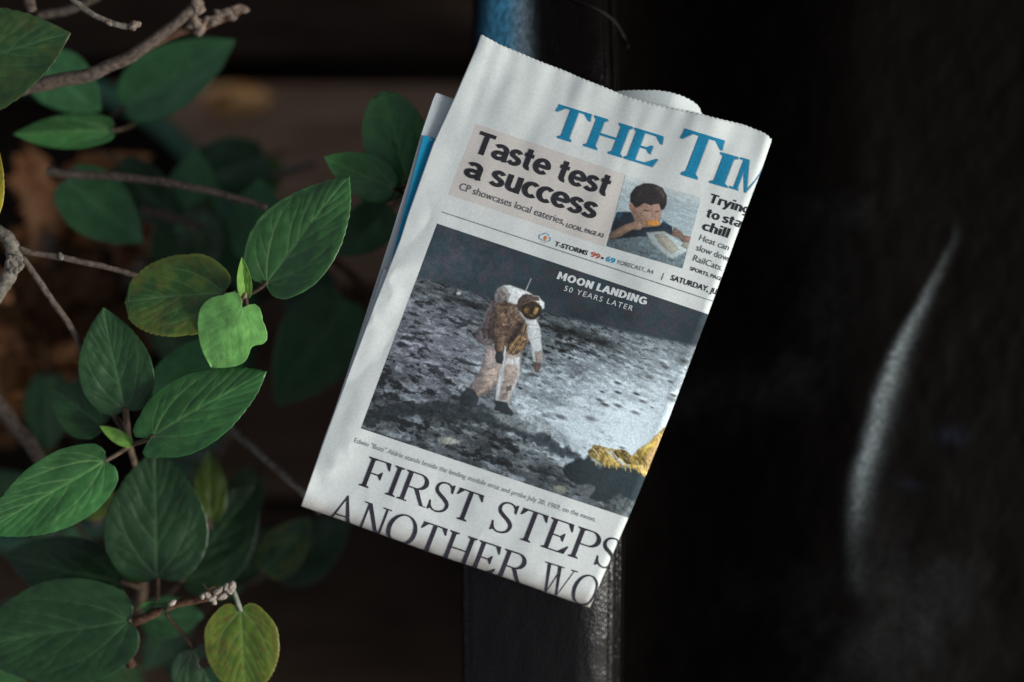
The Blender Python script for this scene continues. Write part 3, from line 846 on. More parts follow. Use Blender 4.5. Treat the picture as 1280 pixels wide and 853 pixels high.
class Paint:
    def __init__(s, a0, a1, b0, b1, step, sc=1.0, org=(0, 0)):
        na_ = int((a1-a0)/step)+1; nb_ = int((b1-b0)/step)+1
        s.A, s.B = np.meshgrid(np.linspace(a0, a1, na_), np.linspace(b0, b1, nb_))
        s.X = TLp[0]+EX[0]*s.A+EY[0]*s.B; s.Y = TLp[1]+EX[1]*s.A+EY[1]*s.B
        s.C = np.zeros(s.A.shape+(3,)); s.org = org; s.sc = sc
        s.n1 = fbm(s.X/3.1, s.Y/3.1, 3); s.n2 = fbm(s.X/9+40, s.Y/9, 3)
    def to(s, pts): return [(x/s.sc+s.org[0], y/s.sc+s.org[1]) for x, y in pts]
    def poly(s, pts, rgb, soft=0.8, jit=0.0, shade=0.25, al=1.0, grad=.20):
        soft = soft*1.35; jit = jit+.35
        pts = s.to(pts)
        sd_ = seg_poly_sd(s.X, s.Y, pts)+jit*getattr(s, 'jf', 1)*(s.n2-0.5)*4
        m = (1-sstep(-soft, soft, sd_))[..., None]*al
        q = np.array(pts, float); ce = q.mean(0); sz = np.ptp(q, axis=0).max()/2+1
        vol = 1+grad*np.clip((s.X-ce[0])/sz, -1, 1)-.4*grad*np.clip((s.Y-ce[1])/sz, -1, 1)
        vol = vol*(1-1.2*grad*np.exp(-np.abs(sd_)/1.2))
        c = np.array(rgb, float)*((1+shade*2*(s.n1-0.5)+shade*1.4*(s.n2-0.5))*vol)[..., None]
        s.C = s.C*(1-m)+c*m
    def line(s, p0, p1, wd, rgb, al=1.0):
        p0, p1 = [np.array(q) for q in s.to([p0, p1])]
        e = p1-p0; tt_ = np.clip(((s.X-p0[0])*e[0]+(s.Y-p0[1])*e[1])/(e@e), 0, 1)
        d_ = np.hypot(s.X-p0[0]-tt_*e[0], s.Y-p0[1]-tt_*e[1])
        m = (1-sstep(wd*.5-.4, wd*.5+.5, d_))[..., None]*al
        s.C = s.C*(1-m)+np.array(rgb, float)*m
    def build(s, name, m, layer, label=None):
        C = np.clip(s.C, 3, 250)/255; C = np.where(C <= .04045, C/12.92, ((C+.055)/1.055)**2.4)
        C = C*0.86+C.mean(-1)[..., None]*0.10+0.010
        me = grid_mesh(name, page_pos(s.A, s.B, layer))
        if me.polygons[0].normal.z < 0: me.flip_normals()
        set_col(me, C); o = link(name, me, None, m); child(o, news)
        if label: o['label'] = label
        return o

# moon photograph
pa0, pb0 = px2ab((546.5, 279.7)); pa1, pb1 = px2ab((451, 535.6))
P = Paint(0, 1, 0, 1, 1)
top_l = lambda A: None
step = 0.72
na_, nb_ = int((418-pa0)/step), int((pb1-pb0)/step)
uu, vv_ = np.meshgrid(np.linspace(0, 1, na_), np.linspace(0, 1, nb_))
P.A = pa0+(pa1-pa0)*vv_+(418-pa0)*uu
# picture edges follow the slight bow of the page
bow_t = lambda u: -2.0*np.sin(np.pi*np.clip(u*1.1, 0, 1))*0+(-0.012)*u*(418-pa0)*0
P.B = pb0+(pb1-pb0)*vv_+uu*(418-pa0)*(-0.012)
P.X = TLp[0]+EX[0]*P.A+EY[0]*P.B; P.Y = TLp[1]+EX[1]*P.A+EY[1]*P.B
P.C = np.zeros(P.A.shape+(3,)); P.n1 = fbm(P.X/3.1, P.Y/3.1, 3); P.n2 = fbm(P.X/9+40, P.Y/9, 3)
X, Y = P.X, P.Y
U = (X*0.945+Y*0.327); Vv = (-X*0.327+Y*0.945)      # along / across the picture
ctrl = [ # x, y, tone, contrast
 (530, 350, 88, 34), (600, 385, 96, 40), (690, 405, 96, 44), (780, 425, 118, 40), (860, 440, 132, 34),
 (510, 400, 112, 44), (570, 430, 122, 46), (700, 440, 118, 56), (790, 460, 150, 48), (850, 475, 165, 42),
 (490, 440, 106, 48), (540, 470, 122, 48), (590, 480, 150, 52), (690, 480, 160, 56), (760, 490, 176, 48), (830, 520, 190, 46),
 (480, 475, 92, 56), (530, 495, 104, 60), (560, 500, 84, 56), (660, 510, 170, 56), (720, 530, 190, 50), (790, 545, 198, 40),
 (465, 505, 74, 52), (500, 520, 62, 42), (560, 520, 56, 36), (610, 530, 92, 62), (650, 545, 120, 70), (700, 560, 140, 66), (740, 560, 172, 50),
 (460, 530, 70, 48), (500, 545, 84, 64), (540, 550, 100, 72), (590, 565, 76, 56), (640, 580, 78, 58), (680, 585, 66, 40), (560, 575, 90, 60), (700, 605, 60, 40), (760, 600, 48, 10), (770, 635, 60, 40), (790, 630, 90, 40)]
num = 0; den = 0; num2 = 0
for (cx, cy, tone, con) in ctrl:
    w_ = 1/(((X-cx)**2+(Y-cy)**2)/400+0.25)**1.8
    num = num+w_*tone; num2 = num2+w_*con; den = den+w_
tone = num/den; con = num2/den
dy = (Y-430)/230
Dv_ = np.clip(Vv-128, 0, 400); U0, V0 = U, Vv
U = (U-740)/(1+Dv_/330)+740; Vv = 170*np.log(1+Dv_/150)
sc_ = 1.2
f1 = fbm(U/(9*sc_), Vv/(2.6*sc_)+7, 5, gain=0.62)
f2 = fbm(U/(26*sc_)+9, Vv/(7*sc_)+3, 4)
f3 = 1-np.abs(fbm(U/(12*sc_)+31, Vv/(5*sc_)+13, 4)*2-1)*2.2
f4 = fbm(U/1.9+3, Vv/1.5+11, 2)
g1 = fbm(U/(5.5*sc_)+51, Vv/(2.3*sc_)+17, 4, gain=0.6)
rock = sstep(0.525, 0.58, g1*.40+fbm(U/13+5, Vv/3.2+6, 4)*.35+f2*.25+0.25*(0.5-np.clip(tone/200, 0, 1))*.4)
lite = sstep(0.54, 0.62, f1*.6+fbm(U/(4*sc_)+77, Vv/(1.8*sc_)+27, 3)*.4)
grd = tone*(0.98+0.20*sstep(430, 560, Y)*sstep(560, 760, X)+.03)+con*(1.5*(f1-0.5)+1.2*(f2-0.5))+con*0.8*(f4-0.5)-con*1.35*rock*(1-.55*sstep(620, 720, X)*sstep(430, 480, Y))+14*sstep(640, 740, X)*sstep(440, 500, Y)+con*.6*lite-con*0.25*sstep(.62, .9, f3)
grd = np.clip(grd, 30, 222)
tint = np.stack([grd*0.94+1, grd*1.0+4, grd*1.03+7], -1)
pur = np.clip(1-np.abs(X-530)/120, 0, 1)*np.clip(1-np.abs(Y-440)/90, 0, 1)
tint = tint*(1-pur[..., None]*np.array([-0.02, 0.05, 0.0]))
# craterlets and stones
rs = np.random.default_rng(5)
for _ in range(150):
    cx = rs.uniform(455, 890); cy = rs.uniform(360, 640)
    r_ = rs.uniform(1.0, 3.2)*(0.6+1.2*max(0, (cy-350))/280)
    du = ((X-cx)*0.945+(Y-cy)*0.327)/(r_*2.0); dv = (-(X-cx)*0.327+(Y-cy)*0.945)/(r_*.75)
    m = np.exp(-(du**2+dv**2)**1.5); m2 = np.exp(-(du**2+(dv+1.5)**2)**1.5)
    k = rs.uniform(.35, .75)
    tint = tint*(1-k*m[..., None]); tint = tint+k*34*m2[..., None]*(tone/150)[..., None]
hor = np.interp(X, [500, 524, 560, 594, 640, 691, 760, 868, 930], [336, 342, 355, 367, 380, 392, 408, 431, 446])
hor = hor+3.0*(fbm(X/14, Y*0, 3)-0.5)
skyc = np.stack([40+22*sstep(0.35, .8, P.n2)*0.7, 56+0*P.n1, 64+0*P.n1], -1)
sk2 = fbm(X/24, Y/18, 4); glow = np.exp(-(((X-570)/60)**2+((Y-325)/28)**2))
skyc = skyc*(0.86+0.35*sk2+0.28*glow*P.n2*1.4)[..., None]+0.35*(P.n1-0.5)[..., None]*10
ms = sstep(-1.5, 5.0, Y-hor)[..., None]
P.C = skyc*(1-ms)+tint*ms
# dark ridge just under the horizon
for (x0, x1, y0, wd, al) in ((560, 612, 371, 5, .6), (690, 760, 409, 6, .65), (650, 690, 397, 4, .3)):
    yl = y0+(X-x0)*0.30
    m = np.exp(-(((Y-yl)/wd)**2))*sstep(x0-12, x0+8, X)*(1-sstep(x1-6, x1+14, X))
    P.C = P.C*(1-al*m[..., None]*(.6+.8*P.n1[..., None]))
P.sc = 1; P.org = (0, 0)
P.poly([(570, 366), (573, 364), (577, 366), (575, 369), (571, 369)], (215, 225, 228), .8)
# long shadow behind and below the figure
P.poly([(455, 522), (470, 508), (520, 502), (580, 503), (600, 508), (640, 517), (660, 528), (700, 556), (735, 575), (725, 580), (690, 566), (650, 545), (610, 532), (560, 522), (510, 520), (460, 532)], (40, 50, 56), 2.0, 2.4, .45, al=.82)
P.poly([(600, 512), (640, 518), (665, 520), (690, 538), (668, 545), (640, 534)], (178, 190, 194), 2.0, 2.0, .3, al=.6)
P.poly([(545, 546), (562, 545), (575, 552), (566, 557), (550, 556)], (170, 172, 160), 1.2, 1.2, .3, al=.8)
P.poly([(690, 606), (706, 608), (707, 616), (692, 614)], (150, 150, 130), 1.0, .8, .2, al=.8)
# lander foot: shadow and gold foil
P.poly([(703, 588), (716, 574), (738, 570), (750, 585), (790, 584), (815, 592), (835, 600), (835, 680), (775, 640), (752, 628), (738, 622), (745, 608), (712, 602)], (38, 52, 58), 1.6, 1.6, .12)
P.poly([(745, 645), (765, 622), (775, 618), (800, 628), (830, 655), (800, 680)], (96, 104, 106), 2.2, 3.0, .5, al=.75)
P.poly([(736, 562), (742, 557), (758, 559), (775, 562), (790, 570), (800, 560), (816, 548), (832, 535), (850, 545), (838, 590), (828, 600), (805, 597), (794, 588), (783, 585), (765, 584), (748, 578), (738, 572)], (186, 158, 84), 1.0, 1.3, .55)
P.poly([(752, 561), (768, 563), (783, 573), (790, 583), (778, 582), (765, 571), (756, 566)], (214, 214, 196), .8, .8, .15)
P.poly([(764, 563), (782, 569), (790, 580), (784, 581), (775, 573)], (110, 92, 30), .8, .8, .5)
P.poly([(800, 568), (818, 552), (832, 542), (838, 560), (830, 596), (808, 592)], (198, 162, 106), 1.2, 1.0, .22)
P.poly([(790, 572), (803, 563), (816, 551), (822, 552), (808, 570), (800, 582), (792, 580)], (170, 142, 58), 1.0, .9, .5)
for k in range(14):
    P.line((742+k*6, 560+k*1.6+rs.uniform(-3, 3)), (746+k*6+rs.uniform(0, 6), 566+k*1.6+rs.uniform(0, 8)), 1.0, ((232, 226, 196), (84, 66, 24), (206, 170, 60))[k % 3], .75)
for k in range(9):
    x = 740+k*9+rs.uniform(-2, 2); P.line((x, 562+k*1.5), (x+rs.uniform(3, 8), 570+k*1.6), 1.2, (92, 72, 20), .7)
    P.line((x+4, 575+k*1.2), (x+5, 582+k*1.6), 1.3, (214, 184, 70), .8)
# astronaut
P.sc = 4.2625; P.org = (560, 330)
P.line((412, 150), (442, 80), 1.1, (190, 196, 196), .9)
P.poly([(235, 195), (300, 195), (330, 240), (300, 330), (262, 420), (205, 445), (165, 425), (140, 395), (160, 350), (185, 305), (205, 245)], (112, 104, 108), .9, .6, .3)
P.poly([(240, 195), (262, 205), (235, 290), (215, 370), (190, 400), (180, 340), (210, 260)], (88, 76, 78), .9, .6, .3)
P.poly([(248, 192), (250, 160), (265, 132), (300, 110), (345, 118), (400, 138), (450, 158), (430, 200), (385, 222), (335, 218), (300, 205)], (208, 214, 216), .8, .3, .12)
P.poly([(246, 190), (252, 155), (272, 128), (300, 118), (332, 160), (322, 196), (290, 202)], (136, 128, 128), .9, .4, .3)
P.poly([(300, 112), (345, 118), (330, 132), (305, 128)], (228, 232, 232), .5, .2, .1)
P.poly([(200, 430), (255, 440), (320, 470), (392, 462), (385, 560), (350, 600), (265, 600), (195, 560)], (158, 146, 142), .9, .4, .22)
P.poly([(203, 445), (298, 470), (300, 555), (268, 640), (215, 688), (158, 712), (102, 672), (150, 608), (186, 540)], (146, 134, 132), .9, .4, .25)
P.poly([(205, 560), (275, 540), (262, 625), (210, 672), (162, 705), (150, 690), (180, 640)], (176, 158, 146), 1.4, .8, .25)
for yy_, l_ in ((562, 60), (600, 80), (641, 50), (668, 70)): P.line((190+(yy_-560)*-.45, yy_), (190+l_-(yy_-560)*.4, yy_-8), 1.3, (104, 90, 86), .5)
P.poly([(100, 663), (130, 672), (162, 712), (152, 772), (110, 760), (62, 748), (68, 702)], (44, 52, 58), .8, .5, .25)
P.poly([(272, 560), (320, 500), (382, 498), (380, 590), (355, 672), (325, 744), (252, 732), (262, 655)], (204, 202, 200), .9, .4, .12)
P.poly([(300, 545), (350, 530), (372, 560), (360, 610), (335, 660), (308, 720), (275, 720), (282, 650), (300, 600)], (182, 166, 156), 1.6, .9, .22)
P.poly([(272, 585), (290, 560), (285, 640), (268, 735), (252, 730), (260, 650)], (226, 232, 234), .7, .3, .06)
P.poly([(340, 500), (380, 498), (380, 545), (352, 540)], (214, 218, 220), .8, .3, .08)
for yy_ in (620, 655, 690): P.line((290, yy_+12), (345-(yy_-620)*.2, yy_-4), 1.0, (112, 92, 84), .6)
P.poly([(310, 652), (345, 648), (338, 680), (312, 682)], (86, 74, 72), .8, .4, .3, al=.8)
P.poly([(250, 726), (312, 740), (330, 770), (348, 795), (340, 810), (290, 795), (248, 782)], (42, 50, 56), .8, .5, .2)
P.poly([(258, 212), (300, 200), (385, 222), (430, 270), (470, 330), (450, 390), (405, 455), (345, 492), (300, 462), (250, 425), (228, 330), (240, 260)], (106, 86, 70), .9, .7, .5)
P.poly([(240, 225), (262, 232), (250, 310), (246, 400), (215, 395), (214, 300)], (70, 58, 56), .9, .5, .35)
P.poly([(345, 330), (372, 300), (400, 320), (380, 372), (345, 420), (318, 440), (330, 380)], (62, 48, 42), 1.0, .5, .4)
P.poly([(403, 322), (458, 336), (446, 372), (428, 392), (392, 378)], (160, 132, 102), .7, .3, .3)
P.line((418, 328), (406, 370), 1.3, (66, 48, 40)); P.line((438, 332), (426, 376), 1.2, (70, 52, 42))
P.poly([(372, 384), (420, 392), (405, 440), (350, 490), (315, 480), (322, 440)], (142, 110, 74), .8, .5, .5)
for k in range(5): P.line((335+k*14, 478-k*14), (365+k*13, 400+k*2), 1.1, (58, 42, 36), .8)
P.line((330, 452), (372, 392), 1.2, (186, 160, 110), .8); P.line((352, 470), (400, 400), 1.0, (190, 164, 120), .7)
P.poly([(262, 250), (300, 238), (345, 262), (375, 305), (352, 372), (312, 425), (304, 472), (252, 470), (244, 400), (250, 320)], (98, 78, 66), .9, .6, .45)
P.poly([(270, 262), (300, 252), (322, 300), (300, 350), (275, 330)], (132, 108, 88), 1.8, 1.2, .5, al=.7)
P.poly([(330, 275), (362, 300), (345, 345), (330, 330)], (140, 116, 92), 1.5, 1.0, .4, al=.7)
P.poly([(352, 225), (382, 232), (372, 262), (350, 250)], (150, 136, 122), 1.2, .8, .3, al=.6)
P.poly([(262, 400), (305, 385), (300, 440), (298, 470), (262, 468)], (134, 106, 88), .9, .4, .35)
P.line((258, 330), (318, 338), 1.2, (62, 50, 44), .8); P.line((254, 372), (310, 378), 1.1, (62, 50, 44), .7); P.line((290, 245), (330, 300), 1.3, (64, 50, 44), .8)
P.poly([(300, 430), (312, 440), (306, 520), (292, 590), (276, 600), (290, 520)], (220, 226, 228), .7, .3, .08)
P.poly([(255, 466), (292, 468), (298, 505), (286, 536), (258, 528), (247, 498)], (44, 50, 56), .8, .4, .2)
P.poly([(425, 300), (472, 298), (493, 340), (497, 400), (503, 470), (503, 530), (455, 530), (448, 478), (438, 430), (422, 390)], (214, 221, 223), .8, .3, .1)
P.poly([(465, 470), (500, 465), (500, 525), (470, 528)], (172, 158, 150), 1.2, .4, .2)
P.line((440, 400), (492, 392), 1.0, (150, 150, 150), .6); P.line((446, 340), (486, 350), .9, (160, 160, 162), .6)
P.poly([(453, 524), (493, 524), (490, 560), (474, 581), (462, 578), (456, 552)], (104, 84, 78), .8, .4, .3)
P.poly([(368, 235), (372, 195), (395, 165), (432, 157), (482, 174), (514, 206), (514, 236), (496, 246), (482, 290), (440, 305), (405, 296), (380, 265)], (214, 219, 220), .8, .2, .08)
P.poly([(366, 225), (375, 188), (400, 165), (445, 162), (482, 180), (492, 200), (450, 198), (405, 212), (392, 260), (372, 245)], (88, 72, 66), .8, .4, .3)
P.poly([(410, 295), (470, 298), (490, 330), (450, 332), (412, 318)], (222, 226, 226), .8, .3, .1)
P.poly(arc(446, 246, 54, 50, 0, 360, 22), (54, 42, 38), .8, .2, .3)
P.poly(arc(420, 248, 16, 20, 0, 360, 12), (150, 108, 52), .9, .4, .5, al=.8)
P.poly([(452, 262), (468, 232), (482, 236), (474, 262), (460, 272)], (196, 158, 88), .8, .2, .3)
P.poly([(425, 276), (448, 284), (462, 274), (440, 266)], (120, 94, 54), .8, .2, .3)
P.line((402, 215), (450, 196), .9, (150, 120, 90), .8); P.line((450, 196), (494, 212), .9, (150, 120, 90), .7)
P.build('moon_photograph', M_PIC, L0+0.5e-4, 'printed photograph of an astronaut in a white suit walking on the moon')

g_, w = sans_line('MOON LANDING', .225, .73, .07)
flat_print('photo_title', place(g_, w, (695.5, 348.5), (806.5, 381.5), 9.6), M_WHITE, L0+2e-4)
small('photo_subtitle', '50 YEARS LATER', (704.6, 363.3), (790, 389), 6.6, M_WHITE, 0.0, space=1.25)

# boy photograph
qa0, qb0 = px2ab((781.6, 219.5)); qa1, qb1 = px2ab((758, 308)); qa2, qb2 = px2ab((876.5, 247.5))
step = 0.6
na_, nb_ = int((qa2-qa0)/step), int((qb1-qb0)/step)
uu, vv_ = np.meshgrid(np.linspace(0, 1, na_), np.linspace(0, 1, nb_))
Q = Paint(0, 1, 0, 1, 1)
Q.A = qa0+(qa1-qa0)*vv_+(qa2-qa0)*uu; Q.B = qb0+(qb1-qb0)*vv_+(qb2-qb0)*uu
Q.X = TLp[0]+EX[0]*Q.A+EY[0]*Q.B; Q.Y = TLp[1]+EX[1]*Q.A+EY[1]*Q.B
Q.C = np.zeros(Q.A.shape+(3,)); Q.n1 = fbm(Q.X/2.6, Q.Y/2.6, 3); Q.n2 = fbm(Q.X/9+4, Q.Y/5, 3)
bgc = np.array([168, 186, 192.]); papc = np.array([200, 206, 207.])
mixv = (1-sstep(0, .16, vv_))[..., None]
U2 = Q.X*.945+Q.Y*.327; V2 = -Q.X*.327+Q.Y*.945
st = fbm(U2/14, V2/2.2, 4)
Q.C = (bgc*(0.86+0.26*st)[..., None])*(1-mixv*.7)+papc*mixv*.7
Q.sc = 4.739; Q.org = (750, 210); Q.jf = .15
Q.poly([(20, 445), (70, 420), (230, 398), (430, 395), (560, 415), (560, 640), (20, 640)], (98, 116, 122), 1.0, .5, .22)
for k in range(5): Q.line((40, 452+k*26), (520, 500+k*30), .9, (72, 88, 94), .5)
Q.poly([(100, 262), (182, 262), (215, 312), (255, 352), (350, 342), (375, 318), (425, 350), (432, 402), (300, 406), (220, 408), (58, 425), (70, 345)], (34, 44, 56), .8, .4, .25)
Q.poly([(96, 270), (130, 262), (140, 285), (100, 300)], (40, 100, 130), .8, .4, .4, al=.7); Q.line((372, 312), (430, 352), 1.2, (46, 110, 140), .8)
Q.poly([(183, 205), (225, 225), (255, 200), (345, 205), (366, 245), (358, 300), (338, 342), (290, 350), (240, 356), (202, 320), (184, 250)], (158, 126, 108), .9, .3, .14)
Q.poly([(300, 215), (345, 215), (360, 250), (345, 300), (310, 290)], (186, 150, 130), 1.4, .3, .1, al=.6)
Q.poly([(172, 215), (190, 205), (205, 240), (190, 265), (176, 245)], (166, 116, 92), .7, .2, .15)
Q.poly([(178, 200), (180, 155), (212, 112), (262, 92), (318, 95), (370, 120), (396, 165), (394, 215), (378, 246), (362, 250), (350, 212), (300, 222), (262, 208), (240, 222), (216, 238), (204, 228), (192, 212)], (44, 40, 42), .8, .2, .16)
for hx in range(200, 390, 18): Q.line((290+(hx-290)*.5, 112), (hx, 205+6*math.sin(hx)), 1.0, (74, 68, 68), .35)
Q.poly([(318, 98), (362, 118), (388, 160), (380, 185), (350, 140), (325, 120)], (98, 88, 84), 1.3, .5, .3, al=.7)
Q.line((262, 252), (290, 256), 1.3, (64, 48, 44), .9); Q.line((330, 258), (350, 258), 1.2, (64, 48, 44), .8); Q.line((300, 262), (306, 290), .9, (134, 100, 84), .6)
Q.poly([(48, 428), (58, 385), (150, 335), (205, 318), (238, 312), (262, 340), (240, 368), (190, 368), (112, 412)], (146, 116, 96), .8, .3, .16)
Q.poly([(418, 402), (440, 352), (480, 378), (495, 400), (545, 408), (538, 436), (505, 442), (480, 432), (470, 410)], (136, 108, 92), .8, .3, .2)
Q.poly([(268, 316), (300, 310), (352, 314), (356, 338), (330, 346), (285, 344)], (222, 146, 52), .7, .3, .15)
Q.poly([(272, 382), (378, 374), (450, 415), (528, 468), (530, 490), (432, 541), (395, 528), (300, 445)], (176, 190, 192), .8, .2, .08)
Q.poly([(322, 394), (378, 392), (430, 440), (468, 488), (430, 508), (400, 495), (345, 438)], (166, 164, 150), 1.2, .4, .12)
Q.poly([(480, 462), (500, 440), (528, 445), (530, 470), (520, 490)], (176, 176, 160), .8, .3, .2)
Q.build('teaser_photograph', M_PIC, L0+0.9e-4, 'small printed photograph of a dark haired child eating at a table')

# ---- faint show-through of the other side
vsx, fs = [], []

# ---- other sheets of the paper
def sheet(name, edge_pts, n_in, zf, m, label=None, rows_=40, jag=0.0):
    """a sheet whose visible edge follows edge_pts (photo px); n_in = px it runs back under the page"""
    E_ = np.array(edge_pts, float)
    seg = np.r_[0, np.cumsum(np.hypot(*np.diff(E_, axis=0).T))]
    u = np.linspace(0, seg[-1], 160)
    ex = np.interp(u, seg, E_[:, 0]); ey = np.interp(u, seg, E_[:, 1])
    V = np.zeros((rows_, len(u), 3))
    for r in range(rows_):
        t = (r/(rows_-1))**1.5
        zz = jag*(np.abs((u/3.2) % 2-1)-.5)*(1-t)**10
        px = ex+n_in[0]*t+zz*n_in[0]/abs(np.hypot(*n_in)); py = ey+n_in[1]*t+zz*n_in[1]/abs(np.hypot(*n_in))
        z = zf(u/seg[-1], t, px, py)
        k = KPX*(CAM_H-z)
        V[r, :, 0] = (px-640)*k; V[r, :, 1] = (426.5-py)*k; V[r, :, 2] = z
    me = grid_mesh(name, V)
    if me.polygons[0].normal.z < 0: me.flip_normals()
    o = link(name, me, None, m); child(o, news)
    s2 = o.modifiers.new('thickness', 'SOLIDIFY'); s2.thickness = 0.00012; s2.offset = -1
    if label: o['label'] = label
    return o
def under(px, py):
    a, b = pxs2ab(px, py)
    return paper_z(np.clip(a, 5, 380), np.clip(b, 5, 620))
# section with the blue band, peeking out at the left
zsec = lambda u, t, px, py: under(px, py)-0.0022-0.0012*np.cos(t*5)+0.001*np.sin(u*9)
sec_edge = [(545, 116), (541, 125), (527, 166), (510, 226), (487, 300), (462, 378), (434, 466), (405, 552), (380, 630)]
o = sheet('inner_section', sec_edge, (150, 52), zsec, M_PAPER2, 'page with a bright blue band peeking out at the left edge')
def sec_pos(a, b, off=0.0):
    px = np.asarray(a, float); py = np.asarray(b, float)
    z = under(px, py)-0.0022-0.0012*math.cos(0.6)+off+0.0004
    k = KPX*(CAM_H-z); return np.stack([(px-640)*k, (426.5-py)*k, z], -1)
def sec_print(name, polys, m, layer):
    bm = bmesh.new()
    for p in polys: bm.faces.new([bm.verts.new((x, y, 0)) for x, y in p])
    bmesh.ops.triangulate(bm, faces=bm.faces[:])
    for ax in (0, 1):
        for c in range(100, 660, 8):
            bmesh.ops.bisect_plane(bm, geom=bm.verts[:]+bm.edges[:]+bm.faces[:], plane_co=(c, 0, 0) if ax == 0 else (0, c, 0), plane_no=(1, 0, 0) if ax == 0 else (0, 1, 0), dist=1e-5)
    co = np.array([v.co[:] for v in bm.verts]); q = sec_pos(co[:, 0], co[:, 1], layer)
    for v, r_ in zip(bm.verts, q): v.co = r_
    me = bpy.data.meshes.new(name); bm.to_mesh(me); bm.free()
    if me.polygons[0].normal.z < 0: me.flip_normals()
    o = link(name, me, None, m); child(o, news); return o
sec_print('blue_band', [[(529.5, 169), (560, 179), (566, 190), (530, 300), (500, 390), (478, 368), (496, 300), (512, 238)]], M_CYAN, 0.0015)
g_, w = font_polys('WHAT TO SEE')
sec_print('band_text', [[(536+x*4.2+y*1.3, 176+x*1.4-y*3.0) for x, y in p] for p in g_], M_LBLUE, 0.0020)
# second leaf just inside it
zsec2 = lambda u, t, px, py: under(px, py)-0.0010-0.0006*np.cos(t*4)
sheet('inner_page', [(480, 336), (470, 366), (452, 416), (437, 460), (424, 498), (406, 546), (381, 620)], (120, 42), zsec2, M_PAPER)
# curled sheet at the top right
def zcurl(u, t, px, py):
    return -0.0135+0.0085*np.sin(np.pi*np.clip(u*0.85+0.05, 0, 1))*(1-t*0.3)-0.012*sstep(0.55, 1.0, u)
sheet('inner_page', [(764, 117), (775, 113.6), (795, 112.8), (822, 113), (838, 115.5), (851, 119.5), (861, 124), (869, 129), (874, 134), (877.5, 143), (879, 155)], (-22, 66), zcurl, M_PAPER2, 'curled back page rising above the top edge', jag=1.2)
# stacked back pages give the fold its thickness
def back_sheet(inset, dz):
    aa, bb = np.meshgrid(np.linspace(0, 1, 60), np.linspace(0, 1, 90))
    B_ = 14+(617-14-inset*.4)*bb; A_ = a_left(B_)+inset+3+(a_right(B_)-8-inset-a_left(B_)-3)*aa
    z = paper_z(A_, B_)-dz
    px = TLp[0]+EX[0]*A_+EY[0]*B_; py = TLp[1]+EX[1]*A_+EY[1]*B_; k = KPX*(CAM_H-z)
    me = grid_mesh('back_page', np.stack([(px-640)*k, (426.5-py)*k, z], -1))
    if me.polygons[0].normal.z < 0: me.flip_normals()
    o = link('back_page', me, None, M_PAPER2); child(o, news)
    s2 = o.modifiers.new('thickness', 'SOLIDIFY'); s2.thickness = 0.00012; s2.offset = -1
for k in range(5): back_sheet(2+1.5*k, 0.0022+0.0016*k)

# =================================================================== SHRUB
shrub = empty('leafy_shrub', tuple(W(100, 430, -0.40)))
tag(shrub, 'broad leaved green shrub with woody twigs growing in the planter', 'shrub')
OUT = np.array([(0, 0), (-.035, .05), (-.06, .12), (-.055, .20), (-.02, .285), (.04, .36), (.12, .43), (.22, .482), (.33, .50), (.45, .487), (.56, .445), (.67, .375), (.78, .285), (.87, .185), (.94, .09), (.98, .03), (1, 0)])
OUT_T = np.r_[0, np.cumsum(np.hypot(*np.diff(OUT, axis=0).T))]; OUT_T /= OUT_T[-1]
GREENS = {
 'dark': ((0.021, 0.064, 0.020), (0.09, 0.175, 0.075)),
 'mid': ((0.030, 0.102, 0.028), (0.15, 0.26, 0.10)),
 'bright': ((0.036, 0.132, 0.034), (0.14, 0.28, 0.09)),
 'teal': ((0.036, 0.120, 0.042), (0.11, 0.21, 0.10)),
 'young': ((0.19, 0.46, 0.115), (0.28, 0.54, 0.19)),
 'lime': ((0.13, 0.27, 0.045), (0.2, 0.35, 0.08)),
 'olive': ((0.085, 0.145, 0.018), (0.18, 0.25, 0.08)),
 'yellow': ((0.42, 0.33, 0.02), (0.45, 0.38, 0.05)),
 'mottled': ((0.04, 0.105, 0.022), (0.14, 0.25, 0.09)),
 'brown': ((0.20, 0.095, 0.042), (0.26, 0.13, 0.06)),
}
leafno = [0]
